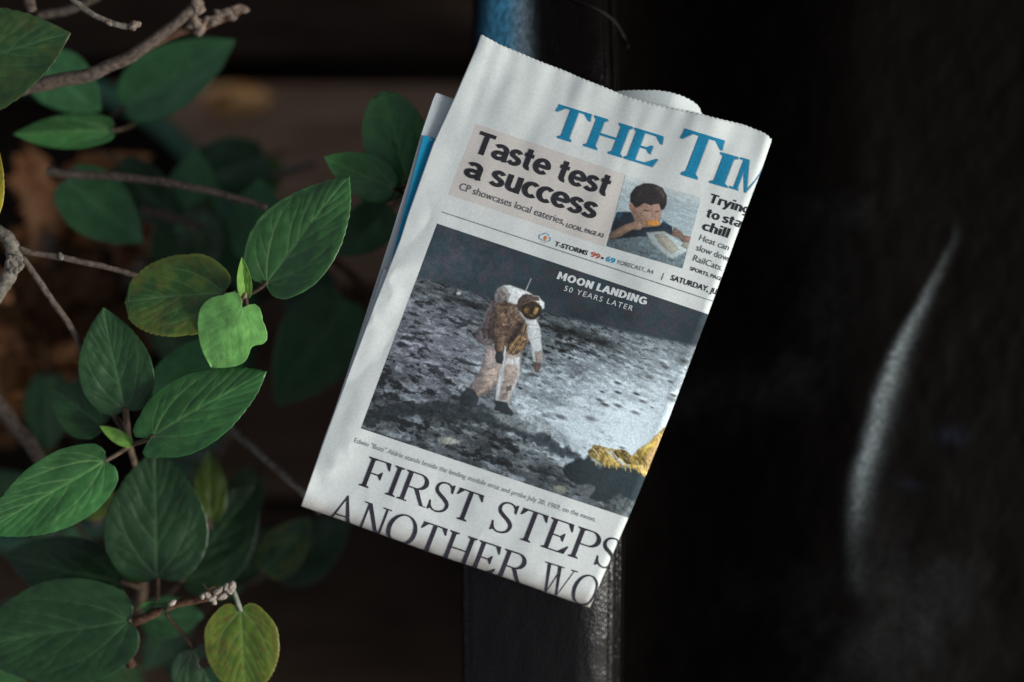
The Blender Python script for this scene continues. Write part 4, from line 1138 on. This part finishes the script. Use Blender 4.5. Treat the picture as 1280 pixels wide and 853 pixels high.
def make_leaf(base, tip, width, z, zt=None, tone='mid', roll=0.0, fold=0.10, droop=0.0, cord=0.45, tipx=1.0, res=(90, 22), mott=0.0, edge=None, bite=None, hole=None,
              asym=0.0, blunt=0.0, wav=0.02, vein=1.0, name='leaf', parent=None, m=None, label=None, halves=0.0, stalk=None, root=None, crumple=0.0, side_bend=0.0, tint=1.0):
    leafno[0] += 1; sd_ = leafno[0]*7.31
    zt = z if zt is None else zt
    Bv = np.array(W(base[0], base[1], z)); Tv = np.array(W(tip[0], tip[1], zt))
    ax = Tv-Bv; L = np.linalg.norm(ax); ax /= L
    side = np.cross(np.array([0, 0, 1.]), ax); side /= np.linalg.norm(side); up = np.cross(ax, side)
    c, s = math.cos(R(roll)), math.sin(R(roll)); side, up = side*c+up*s, up*c-side*s
    wd = width*KPX*(CAM_H-z)
    nt, nr = res
    n2 = 2*nr+1
    Tt = np.linspace(0, 1, nt)
    rows = []; cols = []
    qs = np.linspace(-1, 1, n2)
    TT, QQ = np.meshgrid(Tt, qs, indexing='ij')
    RRr = np.abs(QQ); SG = np.sign(QQ)
    ou = np.interp(TT, OUT_T, OUT[:, 0]); ow = np.interp(TT, OUT_T, OUT[:, 1])
    ou = np.where(ou < 0, ou*cord*1.6, ou)
    if blunt:
        ou = np.where(ou > 0, ou*(1-.06*blunt), ou)
        el = .5*np.sqrt(np.clip(1-((np.clip(ou, 0, 1)-.45)/.56)**2, 0, 1)); el = np.where(TT > .999, 0, el)
        ow = np.where(ou > .33, ow*(1-blunt)+el*blunt, ow)
    ow = ow*(1+asym*SG)
    # crenate margin, more towards the tip
    cren = 0.010*np.sin(TT*2*np.pi*21+sd_)*sstep(.45, .8, TT)*vein + wav*(fbm(TT*7+sd_, SG*3+sd_, 3)-0.5)
    ow = ow*(1+cren*1.6)
    mid = np.clip((TT-0.08)/0.92, 0, 1)**1.25
    q_ = RRr**0.92
    sx = mid*(1-q_)+ou*q_; sy = ow*q_*SG*2*0.5
    if bite:
        for (bt, bq, bs) in bite:   # nibble: pull the margin in
            mm = np.exp(-((TT-bt)/bs)**2)*(SG*bq > 0)*RRr**3
            sx = sx*(1-0.16*mm); sy = sy*(1-0.26*mm)
    v = np.zeros_like(TT)
    pxw = L/KPX/CAM_H                                         # leaf length in px
    vw = 1.2/pxw                                             # vein half width (leaf lengths)
    # veins: midrib, two strong basal side veins, pinnate ones above, and their outer branches
    MXm = sx; MYm = sy*wd/L; asp = wd/L
    rv = random.Random(leafno[0]*17)
    lines = [([(0, 0), (.3, .004*rv.uniform(-1, 1)), (.62, .006*rv.uniform(-1, 1)), (.97, 0)], 1.25, 1.0)]
    for sg in (-1, 1):
        j_ = lambda a=.02: rv.uniform(-a, a)
        bas = [(0.0, 0.0), (.13+j_(), .135*asp*sg*1.1), (.30+j_(), .245*asp*sg*1.1), (.47+j_(), .30*asp*sg*1.1), (.60+j_(), .315*asp*sg*1.12)]
        lines.append((bas, .95, .9))
        lines.append(([(0, 0), (.05, .14*asp*sg), (.13+j_(), .30*asp*sg), (.22+j_(), .40*asp*sg)], .65, .6))
        for (bi, ex, ey) in ((1, .28, .395), (2, .44, .415), (3, .60, .385)):
            b_ = bas[bi]; lines.append(([b_, ((b_[0]+ex)/2+.0, (b_[1]+ey*asp*sg)/2+.02*asp*sg), (ex+j_(.03), ey*asp*sg)], .6, .55))
        for s0, ex, ey, wv in ((.24, .66, .235, .8), (.40, .79, .185, .75), (.55, .87, .13, .65), (.68, .93, .075, .5)):
            s0 += j_(.035); lines.append(([(s0, 0), (s0+(ex-s0)*.40, ey*asp*sg*.62), (s0+(ex-s0)*.8, ey*asp*sg*.98), (ex+j_(), ey*asp*sg*1.2)], wv, .72))
            if s0 < .5: lines.append(([(s0+(ex-s0)*.45, ey*asp*sg*.66), (s0+(ex-s0)*.62, ey*asp*sg*1.15), (ex-.02, ey*asp*sg*1.62)], .5, .45))
    v = np.zeros_like(TT); dmin = np.full(TT.shape, 9.0)
    for pl, wv, am in lines:
        pl = np.array(pl); nseg = len(pl)-1
        fine = []
        for i_ in range(nseg):
            p0, p1, p2, p3 = pl[max(i_-1, 0)], pl[i_], pl[i_+1], pl[min(i_+2, nseg)]
            for u_ in np.linspace(0, 1, 5)[:-1]: fine.append(.5*((2*p1)+(p2-p0)*u_+(2*p0-5*p1+4*p2-p3)*u_*u_+(-p0+3*p1-3*p2+p3)*u_**3))
        fine.append(pl[-1]); nf = len(fine)-1
        for i_ in range(nf):
            a_, b_ = fine[i_], fine[i_+1]; e_ = b_-a_
            u_ = np.clip(((MXm-a_[0])*e_[0]+(MYm-a_[1])*e_[1])/(e_@e_+1e-12), 0, 1)
            dd = np.hypot(MXm-a_[0]-u_*e_[0], MYm-a_[1]-u_*e_[1])
            tp = 1-.55*(i_+u_)/nf
            v = np.maximum(v, np.exp(-(dd/(vw*wv*tp))**2)*am*(1-.45*(i_+u_)/nf))
            dmin = np.minimum(dmin, dd+.012*(1-wv))
    ql = np.clip(dmin/.06, 0, 1)**.8*np.clip((1-RRr)*6, 0, 1)
    h = fold*np.abs(sy)*1.0*wd - 0.0*sx
    h = h+0.0055*L*ql*vein - 0.003*L*v
    h = h-droop*L*(sx-0.15)**2*np.sign(1)
    h = h+0.03*L*np.sin(sx*5+sd_)*RRr**2*(wav/0.02)*0.6
    h = h+0.006*L*(fbm(sx*7+sd_, sy*7, 2)-0.5)*2+0.022*L*(fbm(sx*2.2+sd_, sy*2.2+3, 2)-0.5)*2
    if crumple: h = h+crumple*L*(fbm(sx*3.2+sd_, sy*3.2+5, 3)-0.5)*2+crumple*L*1.4*sy**2*2*np.sin(sd_)
    px_ = sx*L; py_ = sy*wd+side_bend*L*sx**2
    Pn = Bv+px_[..., None]*ax+py_[..., None]*side+h[..., None]*up
    base_c, vein_c = [np.array(q) for q in GREENS[tone]]
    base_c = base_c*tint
    if tone in ('dark', 'teal'): vein_c = base_c+(vein_c-base_c)*.6
    n_a = fbm(sx*6+sd_, sy*6+2, 4); n_b = fbm(sx*16+sd_, sy*16+2, 4)
    C = base_c*(0.72+0.56*n_a)[..., None]
    C = C*(1+halves*SG*sstep(0, .1, RRr))[..., None]  # lit and dim halves of the blade painted into the colour
    # paler along the veins
    C = C*(1+0.25*np.exp(-(np.abs(sy)/.05)**2)*vein)[..., None]
    if mott:
        ed = sstep(.35, 1.0, RRr)*.6+.4*(1-sstep(.2, .8, np.abs(sx-.5)*0+RRr*0+.5))
        my = sstep(.42, .62, n_a*.6+n_b*.4+0.22*RRr-0.05)*mott
        C = C*(1-my[..., None]*.8)+np.array([0.17, 0.19, 0.022])*my[..., None]*.8
        mb = sstep(.55, .66, n_b*.75+n_a*.15+.11*RRr)*mott
        C = C*(1-mb[..., None]*.8)+np.array([0.13, 0.055, 0.014])*mb[..., None]*.8
    if edge is not None:
        me_ = sstep(.86, 1.0, RRr)[..., None]; C = C*(1-me_*.6)+np.array(edge)*me_*.6
    C = C*(1-np.clip(v*vein*.8, 0, 1)[..., None])+vein_c*np.clip(v*vein*.8, 0, 1)[..., None]
    keep = np.arange(0)
    me = grid_mesh(name, Pn)
    if sum(p.normal.z for p in me.polygons[:200]) < 0: me.flip_normals()
    set_col(me, np.clip(C, 0, 1))
    if hole:
        bm = bmesh.new(); bm.from_mesh(me)
        hv = Vector(W(hole[0], hole[1], z)); fr = []
        for f in bm.faces:
            cc_ = f.calc_center_median()
            k1 = CAM_H-cc_.z
            qx = 640+cc_.x/(KPX*k1); qy = 426.5-cc_.y/(KPX*k1)
            if math.hypot(qx-hole[0], qy-hole[1]) < hole[2]: fr.append(f)
        bmesh.ops.delete(bm, geom=fr, context='FACES'); bm.to_mesh(me); bm.free()
    o = link(name, me, None, m or M_LEAF)
    rt = root if root is not None else shrub
    if rt is not None: child(o, rt)
    so = o.modifiers.new('thickness', 'SOLIDIFY'); so.thickness = 0.00022; so.offset = -1
    if label: o['label'] = label
    if stalk is None and rt is shrub and L > .02:
        dpx = np.array([base[0]-tip[0], base[1]-tip[1]], float); dpx /= np.linalg.norm(dpx)
        qx, qy = base[0]+dpx[0]*30+dpx[1]*6*math.sin(sd_), base[1]+dpx[1]*30-dpx[0]*6*math.sin(sd_)
        stalk = ([(qx, qy, z-.03), (base[0]+dpx[0]*13, base[1]+dpx[1]*13, z-.010)], .0012)
    if stalk:
        pts = [W(*q) for q in stalk[0]]+[Vector(Bv+ax*L*0.01-up*0.0004)]
        st_ = tube('leaf_stalk', pts, stalk[1], stalk[2] if len(stalk) > 2 else M_STALK, None, 8, 5, 0.1)
        st_.parent = o; st_.location = -Vector(rt.location) if False else Vector((0, 0, 0))
        st_.matrix_parent_inverse.identity()
        # leaf object sits at -root; cancel it so that the stalk stays put
        st_.location = Vector((0, 0, 0))
    return o

HI = (170, 34); MD = (110, 24); LOW = (50, 12)
# -- nearest cluster around the hub at (292,372)
hub = (292, 372, -0.006)
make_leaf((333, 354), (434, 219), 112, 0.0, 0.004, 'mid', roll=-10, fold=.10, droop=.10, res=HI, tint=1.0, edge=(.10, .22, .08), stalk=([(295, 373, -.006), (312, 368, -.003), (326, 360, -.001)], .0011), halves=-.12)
make_leaf((280, 366), (152, 371), 104, -0.006, -0.012, 'mottled', roll=6, fold=.05, droop=.08, res=HI, mott=.38, edge=(.16, .20, .03), blunt=.9, cord=.8, stalk=([(292, 373, -.006), (286, 369, -.004)], .0011), label='rounded leaf mottled with yellow and brown', side_bend=.05)
make_leaf((303, 385), (262, 461), 96, 0.006, -0.004, 'young', roll=4, fold=-.06, droop=.12, cord=1.5, res=HI, vein=.2, bite=[(.55, 1, .10)], stalk=([(296, 373, -.004), (301, 378, .004)], .0009), label='small pale green heart shaped young leaf')
make_leaf((307, 371), (302, 321), 19, -0.003, 0.012, 'lime', roll=14, fold=.5, res=MD, vein=.5, label='narrow yellow green shoot tip leaf')
# -- second cluster around the node at (162,556)
make_leaf((156, 511), (128, 385), 92, -0.020, -0.014, 'dark', roll=5, fold=.08, droop=.06, res=HI, tint=.85, stalk=([(162, 556, -.03), (158, 535, -.024)], .0014))
make_leaf((128, 531), (62, 484), 68, -0.036, -0.034, 'dark', roll=-6, fold=.06, res=MD, tint=1.0, stalk=([(160, 548, -.036), (142, 537, -.035)], .0010))
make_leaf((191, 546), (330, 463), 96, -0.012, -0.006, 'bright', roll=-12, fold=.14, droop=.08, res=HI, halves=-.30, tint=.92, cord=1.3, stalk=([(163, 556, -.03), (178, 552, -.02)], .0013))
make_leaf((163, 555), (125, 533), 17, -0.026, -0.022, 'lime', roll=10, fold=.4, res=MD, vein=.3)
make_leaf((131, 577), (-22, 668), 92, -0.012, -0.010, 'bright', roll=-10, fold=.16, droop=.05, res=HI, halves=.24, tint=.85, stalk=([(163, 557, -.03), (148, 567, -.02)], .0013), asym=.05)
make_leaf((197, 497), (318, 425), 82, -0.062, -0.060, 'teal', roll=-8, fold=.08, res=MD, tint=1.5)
make_leaf((197, 721), (193, 560), 128, -0.040, -0.040, 'dark', roll=6, fold=.07, droop=.05, res=HI, tint=.62, stalk=([(196, 760, -.08), (197, 740, -.05)], .0013))  # lower leaves tinted darker, painting in the dimmer light there
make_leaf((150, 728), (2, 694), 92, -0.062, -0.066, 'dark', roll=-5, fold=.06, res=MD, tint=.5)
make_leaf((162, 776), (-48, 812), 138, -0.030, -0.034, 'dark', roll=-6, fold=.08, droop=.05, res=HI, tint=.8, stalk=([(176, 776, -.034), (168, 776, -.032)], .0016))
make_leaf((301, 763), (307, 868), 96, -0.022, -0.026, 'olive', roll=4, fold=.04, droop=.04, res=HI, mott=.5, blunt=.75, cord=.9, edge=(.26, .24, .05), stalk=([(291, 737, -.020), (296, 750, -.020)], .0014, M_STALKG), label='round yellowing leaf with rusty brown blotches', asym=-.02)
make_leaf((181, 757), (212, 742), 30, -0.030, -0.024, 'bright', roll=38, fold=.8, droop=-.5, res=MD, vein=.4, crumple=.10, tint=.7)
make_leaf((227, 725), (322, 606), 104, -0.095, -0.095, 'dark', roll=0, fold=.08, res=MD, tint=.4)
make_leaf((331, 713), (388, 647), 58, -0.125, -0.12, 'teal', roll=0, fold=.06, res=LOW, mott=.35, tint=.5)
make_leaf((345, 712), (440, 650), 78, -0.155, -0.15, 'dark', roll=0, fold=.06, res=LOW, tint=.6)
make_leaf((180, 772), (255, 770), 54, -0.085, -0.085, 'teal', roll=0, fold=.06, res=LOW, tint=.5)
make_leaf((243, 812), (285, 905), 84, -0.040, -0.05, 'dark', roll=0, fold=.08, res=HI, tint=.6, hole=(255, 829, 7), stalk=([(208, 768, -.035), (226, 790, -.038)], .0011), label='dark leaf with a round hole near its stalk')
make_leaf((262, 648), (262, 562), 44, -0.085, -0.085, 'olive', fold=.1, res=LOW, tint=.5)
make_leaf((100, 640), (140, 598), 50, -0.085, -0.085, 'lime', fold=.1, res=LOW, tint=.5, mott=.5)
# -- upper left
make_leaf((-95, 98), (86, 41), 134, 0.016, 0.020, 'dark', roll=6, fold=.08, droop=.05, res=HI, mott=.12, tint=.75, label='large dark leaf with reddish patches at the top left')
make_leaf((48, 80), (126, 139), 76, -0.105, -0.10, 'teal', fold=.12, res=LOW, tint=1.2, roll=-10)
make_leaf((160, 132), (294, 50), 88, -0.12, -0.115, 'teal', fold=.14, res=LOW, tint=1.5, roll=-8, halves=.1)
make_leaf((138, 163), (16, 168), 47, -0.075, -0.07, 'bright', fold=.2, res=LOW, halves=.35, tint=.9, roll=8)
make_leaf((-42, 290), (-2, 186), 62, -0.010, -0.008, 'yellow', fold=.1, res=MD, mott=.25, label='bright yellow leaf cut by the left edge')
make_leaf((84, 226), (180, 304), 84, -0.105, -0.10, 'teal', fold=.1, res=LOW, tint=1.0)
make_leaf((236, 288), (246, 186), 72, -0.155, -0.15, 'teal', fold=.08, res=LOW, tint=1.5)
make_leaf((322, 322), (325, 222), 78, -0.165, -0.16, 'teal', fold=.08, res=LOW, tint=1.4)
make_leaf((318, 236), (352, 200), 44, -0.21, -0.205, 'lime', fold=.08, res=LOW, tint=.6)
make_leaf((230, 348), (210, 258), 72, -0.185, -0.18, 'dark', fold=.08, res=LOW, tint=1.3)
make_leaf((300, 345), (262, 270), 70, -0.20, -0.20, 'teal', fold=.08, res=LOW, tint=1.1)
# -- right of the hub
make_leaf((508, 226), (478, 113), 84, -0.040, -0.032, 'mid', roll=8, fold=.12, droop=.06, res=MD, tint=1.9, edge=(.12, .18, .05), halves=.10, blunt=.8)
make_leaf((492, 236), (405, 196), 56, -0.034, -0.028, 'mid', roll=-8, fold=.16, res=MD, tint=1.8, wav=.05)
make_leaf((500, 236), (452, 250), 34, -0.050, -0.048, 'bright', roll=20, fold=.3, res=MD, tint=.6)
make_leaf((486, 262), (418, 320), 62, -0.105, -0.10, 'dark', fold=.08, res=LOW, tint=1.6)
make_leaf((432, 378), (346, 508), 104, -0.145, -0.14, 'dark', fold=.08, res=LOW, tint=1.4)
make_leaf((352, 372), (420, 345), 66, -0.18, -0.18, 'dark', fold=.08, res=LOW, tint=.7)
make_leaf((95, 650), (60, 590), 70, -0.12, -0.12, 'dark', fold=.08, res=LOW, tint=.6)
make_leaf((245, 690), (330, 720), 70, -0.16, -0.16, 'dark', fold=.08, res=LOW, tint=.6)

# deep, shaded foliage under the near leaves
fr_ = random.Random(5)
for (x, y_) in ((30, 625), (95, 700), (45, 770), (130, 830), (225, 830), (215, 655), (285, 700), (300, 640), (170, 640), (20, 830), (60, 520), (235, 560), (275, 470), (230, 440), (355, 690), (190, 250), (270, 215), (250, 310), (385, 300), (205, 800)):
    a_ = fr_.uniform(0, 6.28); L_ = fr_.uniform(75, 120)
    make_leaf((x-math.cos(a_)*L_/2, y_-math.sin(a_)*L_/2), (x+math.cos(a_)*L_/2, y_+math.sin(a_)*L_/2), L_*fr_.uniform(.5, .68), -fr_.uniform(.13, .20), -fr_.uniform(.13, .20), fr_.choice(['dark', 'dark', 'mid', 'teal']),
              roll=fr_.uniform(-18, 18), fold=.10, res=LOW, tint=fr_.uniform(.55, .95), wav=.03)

# ---- twigs
def twig(pts, r, m=M_BARK, name='twig', rough=.18, seg=12, wob=.25):
    o = tube(name, [W(*p) for p in pts], r, m, None, seg, 8, rough, wob, leafno[0]+len(pts)); leafno[0] += 1
    child(o, shrub); return o
def bud(parent, px, py, z, r, m=M_BUD, name='bud', squash=.8):
    bm = bmesh.new(); bmesh.ops.create_icosphere(bm, subdivisions=3, radius=r)
    c = Vector(W(px, py, z)); bq = random.uniform(0, 6.28); bd_ = Vector((math.cos(bq), math.sin(bq), 0))
    for v in bm.verts:
        v.co = v.co*(1+.4*mnoise.noise(v.co*500+c*90)+.25*mnoise.noise(v.co*1500+c*190)); v.co += bd_*v.co.dot(bd_)*.55; v.co.z *= squash; v.co += c
    me = bpy.data.meshes.new(name); bm.to_mesh(me); bm.free()
    for p in me.polygons: p.use_smooth = True
    o = link(name, me, None, m); o.parent = parent; return o
t1 = twig([(20, 112, -.045), (60, 103, -.04), (110, 93, -.037), (160, 72, -.035), (200, 45, -.034), (228, 22, -.034), (246, 6, -.034)], [.0046, .0042, .0040, .0036, .0032, .0030, .0028], M_BARK, rough=.12)
bud(t1, 247, 7, -.033, .0036); bud(t1, 196, 46, -.0325, .0022)
t2 = twig([(150, 78, -.06), (190, 56, -.055), (225, 40, -.052), (256, 32, -.05), (280, 22, -.05), (302, 14, -.05)], [.0026, .0026, .0024, .0026, .0024, .0014], M_BARKB, rough=.3)
for k, (x, y_) in enumerate([(250, 38), (258, 26), (268, 26), (274, 18), (284, 16), (290, 22), (296, 12), (304, 12), (243, 30)]): bud(t2, x, y_, -.048, .0022 if k % 2 else .0028)
t2b = twig([(246, 10, -.036), (242, 22, -.042), (250, 34, -.05)], [.0028, .0022, .0028], M_BUD)
t3 = twig([(78, -14, -.01), (95, 3, -.01), (120, 20, -.01), (145, 31, -.01), (166, 34, -.01)], [.0018, .0018, .0017, .0016, .0018], M_BARKG, rough=.3)
bud(t3, 168, 32, -.009, .0024, M_BUD); bud(t3, 137, 29, -.009, .0015, M_BUD)
t4 = twig([(34, -20, -.03), (36, 0, -.03), (40, 14, -.03)], [.0034, .0034, .0026], M_BARK)
twig([(48, 20, -.07), (80, 14, -.07), (112, 2, -.07), (130, -8, -.07)], [.0026, .0026, .0024, .0022], M_BARK)
twig([(60, 214, -.07), (100, 219, -.068), (150, 221, -.065), (200, 227, -.06), (250, 236, -.055), (295, 248, -.05), (334, 260, -.045)], [.0026, .0026, .0026, .0025, .0024, .0022, .0019], M_BARK)
twig([(176, 262, -.13), (215, 272, -.13), (252, 286, -.13)], [.0030, .0030, .0026], M_BARK)
# knobbly stem at the left edge and its two thin twigs
t5 = twig([(-40, 268, -.02), (0, 291, -.014), (14, 304, -.012), (18, 325, -.012), (6, 352, -.014), (-14, 385, -.02), (-40, 420, -.04)], [.0034, .0036, .0040, .0048, .0040, .0042, .0046], M_BARKG, rough=.3, seg=16)
for k in range(9):
    a_ = k*2*math.pi/9; bud(t5, 19+8*math.cos(a_), 330+8*math.sin(a_), -.006, .0016, M_BARKG, 'knot')
bud(t5, 19, 330, -.007, .0030, M_BARKG, 'knot')
t6 = twig([(24, 312, -.012), (40, 316, -.012), (75, 322, -.012), (110, 329, -.013), (150, 339, -.014), (172, 345, -.015), (215, 356, -.020), (260, 368, -.014), (292, 373, -.006)], [.0022, .0019, .0019, .0018, .0017, .0016, .0014, .0014, .0013], M_BARK, rough=.2)
bud(t6, 76, 321, -.0105, .0016, M_BARKG)
twig([(28, 322, -.014), (45, 345, -.016), (62, 372, -.018), (84, 402, -.020), (104, 438, -.022), (124, 490, -.03), (150, 530, -.034), (162, 556, -.032)], [.0018, .0019, .0019, .0019, .0020, .0018, .0018, .0018], M_BARK, rough=.2)
hubt = twig([(286, 368, -.005), (292, 373, -.004), (298, 374, -.003), (303, 372, -.003)], [.0014, .0022, .0020, .0012], M_BARKB, 'node', .5)
for (x, y_) in ((288, 377), (294, 366), (301, 377), (299, 367), (306, 370)): bud(hubt, x, y_, -.001, .0011, M_BUD)
nodet = twig([(156, 500, -.028), (159, 525, -.030), (162, 556, -.032), (172, 600, -.05), (180, 680, -.09), (170, 760, -.14), (140, 700, -.30)], [.0014, .0015, .0020, .0018, .0022, .004, .006], M_STALK, 'twig', .2)
twig([(-30, 470, -.09), (0, 508, -.09), (25, 540, -.09), (50, 574, -.092), (90, 640, -.10)], [.0048, .0046, .0044, .0042, .004], M_BARK)
twig([(262, 500, -.08), (285, 532, -.075), (318, 561, -.07), (350, 590, -.07), (380, 618, -.07), (400, 640, -.08)], [.0024, .0026, .0024, .0023, .0022, .0022], M_BARKG)
twig([(266, 580, -.13), (280, 556, -.13), (292, 538, -.125)], [.0026, .0026, .0024], M_BARK)
twig([(412, 322, -.16), (440, 345, -.16), (466, 372, -.16), (480, 395, -.17)], [.0032, .0032, .003, .003], M_BARKB)
twig([(330, 225, -.2), (370, 210, -.19), (395, 205, -.19)], [.0026, .003, .0022], M_BARKG)
t8 = twig([(120, 790, -.05), (160, 780, -.034), (185, 770, -.030), (215, 757, -.026), (250, 749, -.023), (275, 741, -.021), (292, 735, -.020)], [.0030, .0028, .0026, .0024, .0021, .0019, .0016], M_BARKB, rough=.3, seg=14)
for (x, y_, r_) in ((215, 754, .0016), (254, 745, .0014), (260, 744, .0016), (266, 748, .0017), (272, 740, .0017), (278, 746, .0018), (283, 735, .0017), (290, 734, .0020), (286, 740, .0014), (268, 752, .0014), (276, 736, .0012)):
    bud(t8, x, y_, -.0165, r_, M_BUG, 'scale_insect')
for k in range(16):
    x = random.uniform(262, 288); y_ = random.uniform(734, 750)
    p0 = W(x, y_, -.018); q = tube('bark_shred', [p0, p0+Vector((random.uniform(-.002, .002), random.uniform(-.001, .0035), .002)), p0+Vector((random.uniform(-.004, .004), random.uniform(.001, .005), .002))], [.0003, .00025, .0001], M_BARKB, None, 5, 3); q.parent = t8
twig([(200, 758, -.036), (222, 785, -.04), (246, 812, -.042)], [.0011, .0011, .0011], M_STALK)
twig([(140, 785, -.05), (148, 800, -.045), (156, 816, -.042), (164, 833, -.040)], [.0026, .0026, .0026, .0028], M_BARKB, rough=.2)
# main stems going down into the soil
for (x, y_) in ((60, 300), (100, 480), (180, 330), (120, 650)):
    twig([(x, y_, -.16), (x*.8+20, y_*.8+85, -.25), (70+x*.1, 400+y_*.05, -.40)], [.005, .006, .008], M_BARK)

# =================================================================== PLANTER AND LITTER
pc = W(20, 385, -0.30); PR = 290*KPX*(CAM_H+0.30)
planter = empty('planter', (pc.x, pc.y, DZ))
tag(planter, 'round dark green planter under the shrub, its thick rim seen at the upper left', 'planter')
def lathe(name, prof, m, n=96):
    V = np.zeros((len(prof), n, 3))
    for i, (r_, z) in enumerate(prof):
        for k in range(n):
            a_ = 2*math.pi*k/n; V[i, k] = (pc.x+r_*math.cos(a_), pc.y+r_*math.sin(a_), z)
    me = grid_mesh(name, V, close_u=True); o = link(name, me, None, m); child(o, planter)
    bmx = bmesh.new(); bmx.from_mesh(me); bmesh.ops.recalc_face_normals(bmx, faces=bmx.faces[:]); bmx.to_mesh(me); bmx.free()
    return o
rz = -.30
rim = [(PR+.0085*math.cos(t), rz+.0085*math.sin(t)) for t in np.linspace(0, 2*math.pi, 18)]
lathe('rim', rim, M_POT)
lathe('wall', [(PR-.004, rz-.004), (PR-.006, rz-.06), (PR-.03, DZ+.02), (PR-.04, DZ+.002), (0.001, DZ+.002)], M_POT)
xs_, ys_ = np.meshgrid(np.linspace(-1, 1, 120), np.linspace(-1, 1, 120))
rr_ = np.maximum(np.abs(xs_), np.abs(ys_)); nn_ = np.hypot(xs_, ys_)+1e-9
sx_ = xs_*rr_/nn_; sy_ = ys_*rr_/nn_
Vs = np.stack([pc.x+sx_*(PR-.007), pc.y+sy_*(PR-.007), -.355+.02*(fbm(sx_*9+4, sy_*9, 5)-.5)], -1)
o = link('soil', grid_mesh('soil', Vs), None, M_SOIL); child(o, planter)

# fallen leaves lying on the soil, a heap nobody could count
leaves_made = []
rng = random.Random(21)
for k in range(46):
    x = rng.gauss(45, 48); y_ = rng.gauss(440, 62)
    if k > 30: x = rng.uniform(10, 210); y_ = rng.uniform(190, 330); zz0 = -.04
    zz = -.225-rng.uniform(0, .05)
    ang = rng.uniform(0, 6.28); Ls = rng.uniform(60, 120)
    b_ = (x-math.cos(ang)*Ls/2, y_-math.sin(ang)*Ls/2); e_ = (x+math.cos(ang)*Ls/2, y_+math.sin(ang)*Ls/2)
    o = make_leaf(b_, e_, Ls*rng.uniform(.35, .7), zz, zz+rng.uniform(-.02, .02), 'brown', roll=rng.uniform(-35, 35), fold=rng.uniform(-.5, .8), crumple=.34, res=(40, 10), wav=.12, root=planter, m=M_DRY, tint=rng.choice([.5, 1.0, 1.8, 2.6, 3.2]), name='litter_piece', vein=.5)
    leaves_made.append(o)
# join them into one mesh
bm = bmesh.new(); cols = []
for o in leaves_made:
    me = o.data; n0 = len(bm.verts)
    at = me.color_attributes['Col']; buf = np.zeros(len(me.vertices)*4, dtype=np.float32); at.data.foreach_get('color', buf); cols.append(buf.reshape(-1, 4)[:, :3])
    bm.from_mesh(me)
me = bpy.data.meshes.new('leaf_litter'); bm.to_mesh(me); bm.free()
for a_ in list(me.color_attributes): me.color_attributes.remove(a_)
me.materials.clear()
set_col(me, np.concatenate(cols))
for o in leaves_made:
    d_ = o.data; bpy.data.objects.remove(o); bpy.data.meshes.remove(d_)
o = link('leaf_litter', me, None, M_DRY); tag(o, 'heap of crumpled brown dead leaves in the planter under the shrub', 'dead leaves', kind='stuff')

# one dead leaf on the boards
dl = make_leaf((258, 128), (345, 122), 42, DZ+.012, DZ+.012, 'brown', roll=12, fold=.5, crumple=.3, wav=.1, res=(60, 14), root=empty('tmp_anchor'), m=M_DRY, name='dry_leaf', tint=6.5)
anc = dl.parent; dl.parent = None; bpy.data.objects.remove(anc)
tag(dl, 'curled orange brown dead leaf lying alone on the deck boards', 'dead leaf')
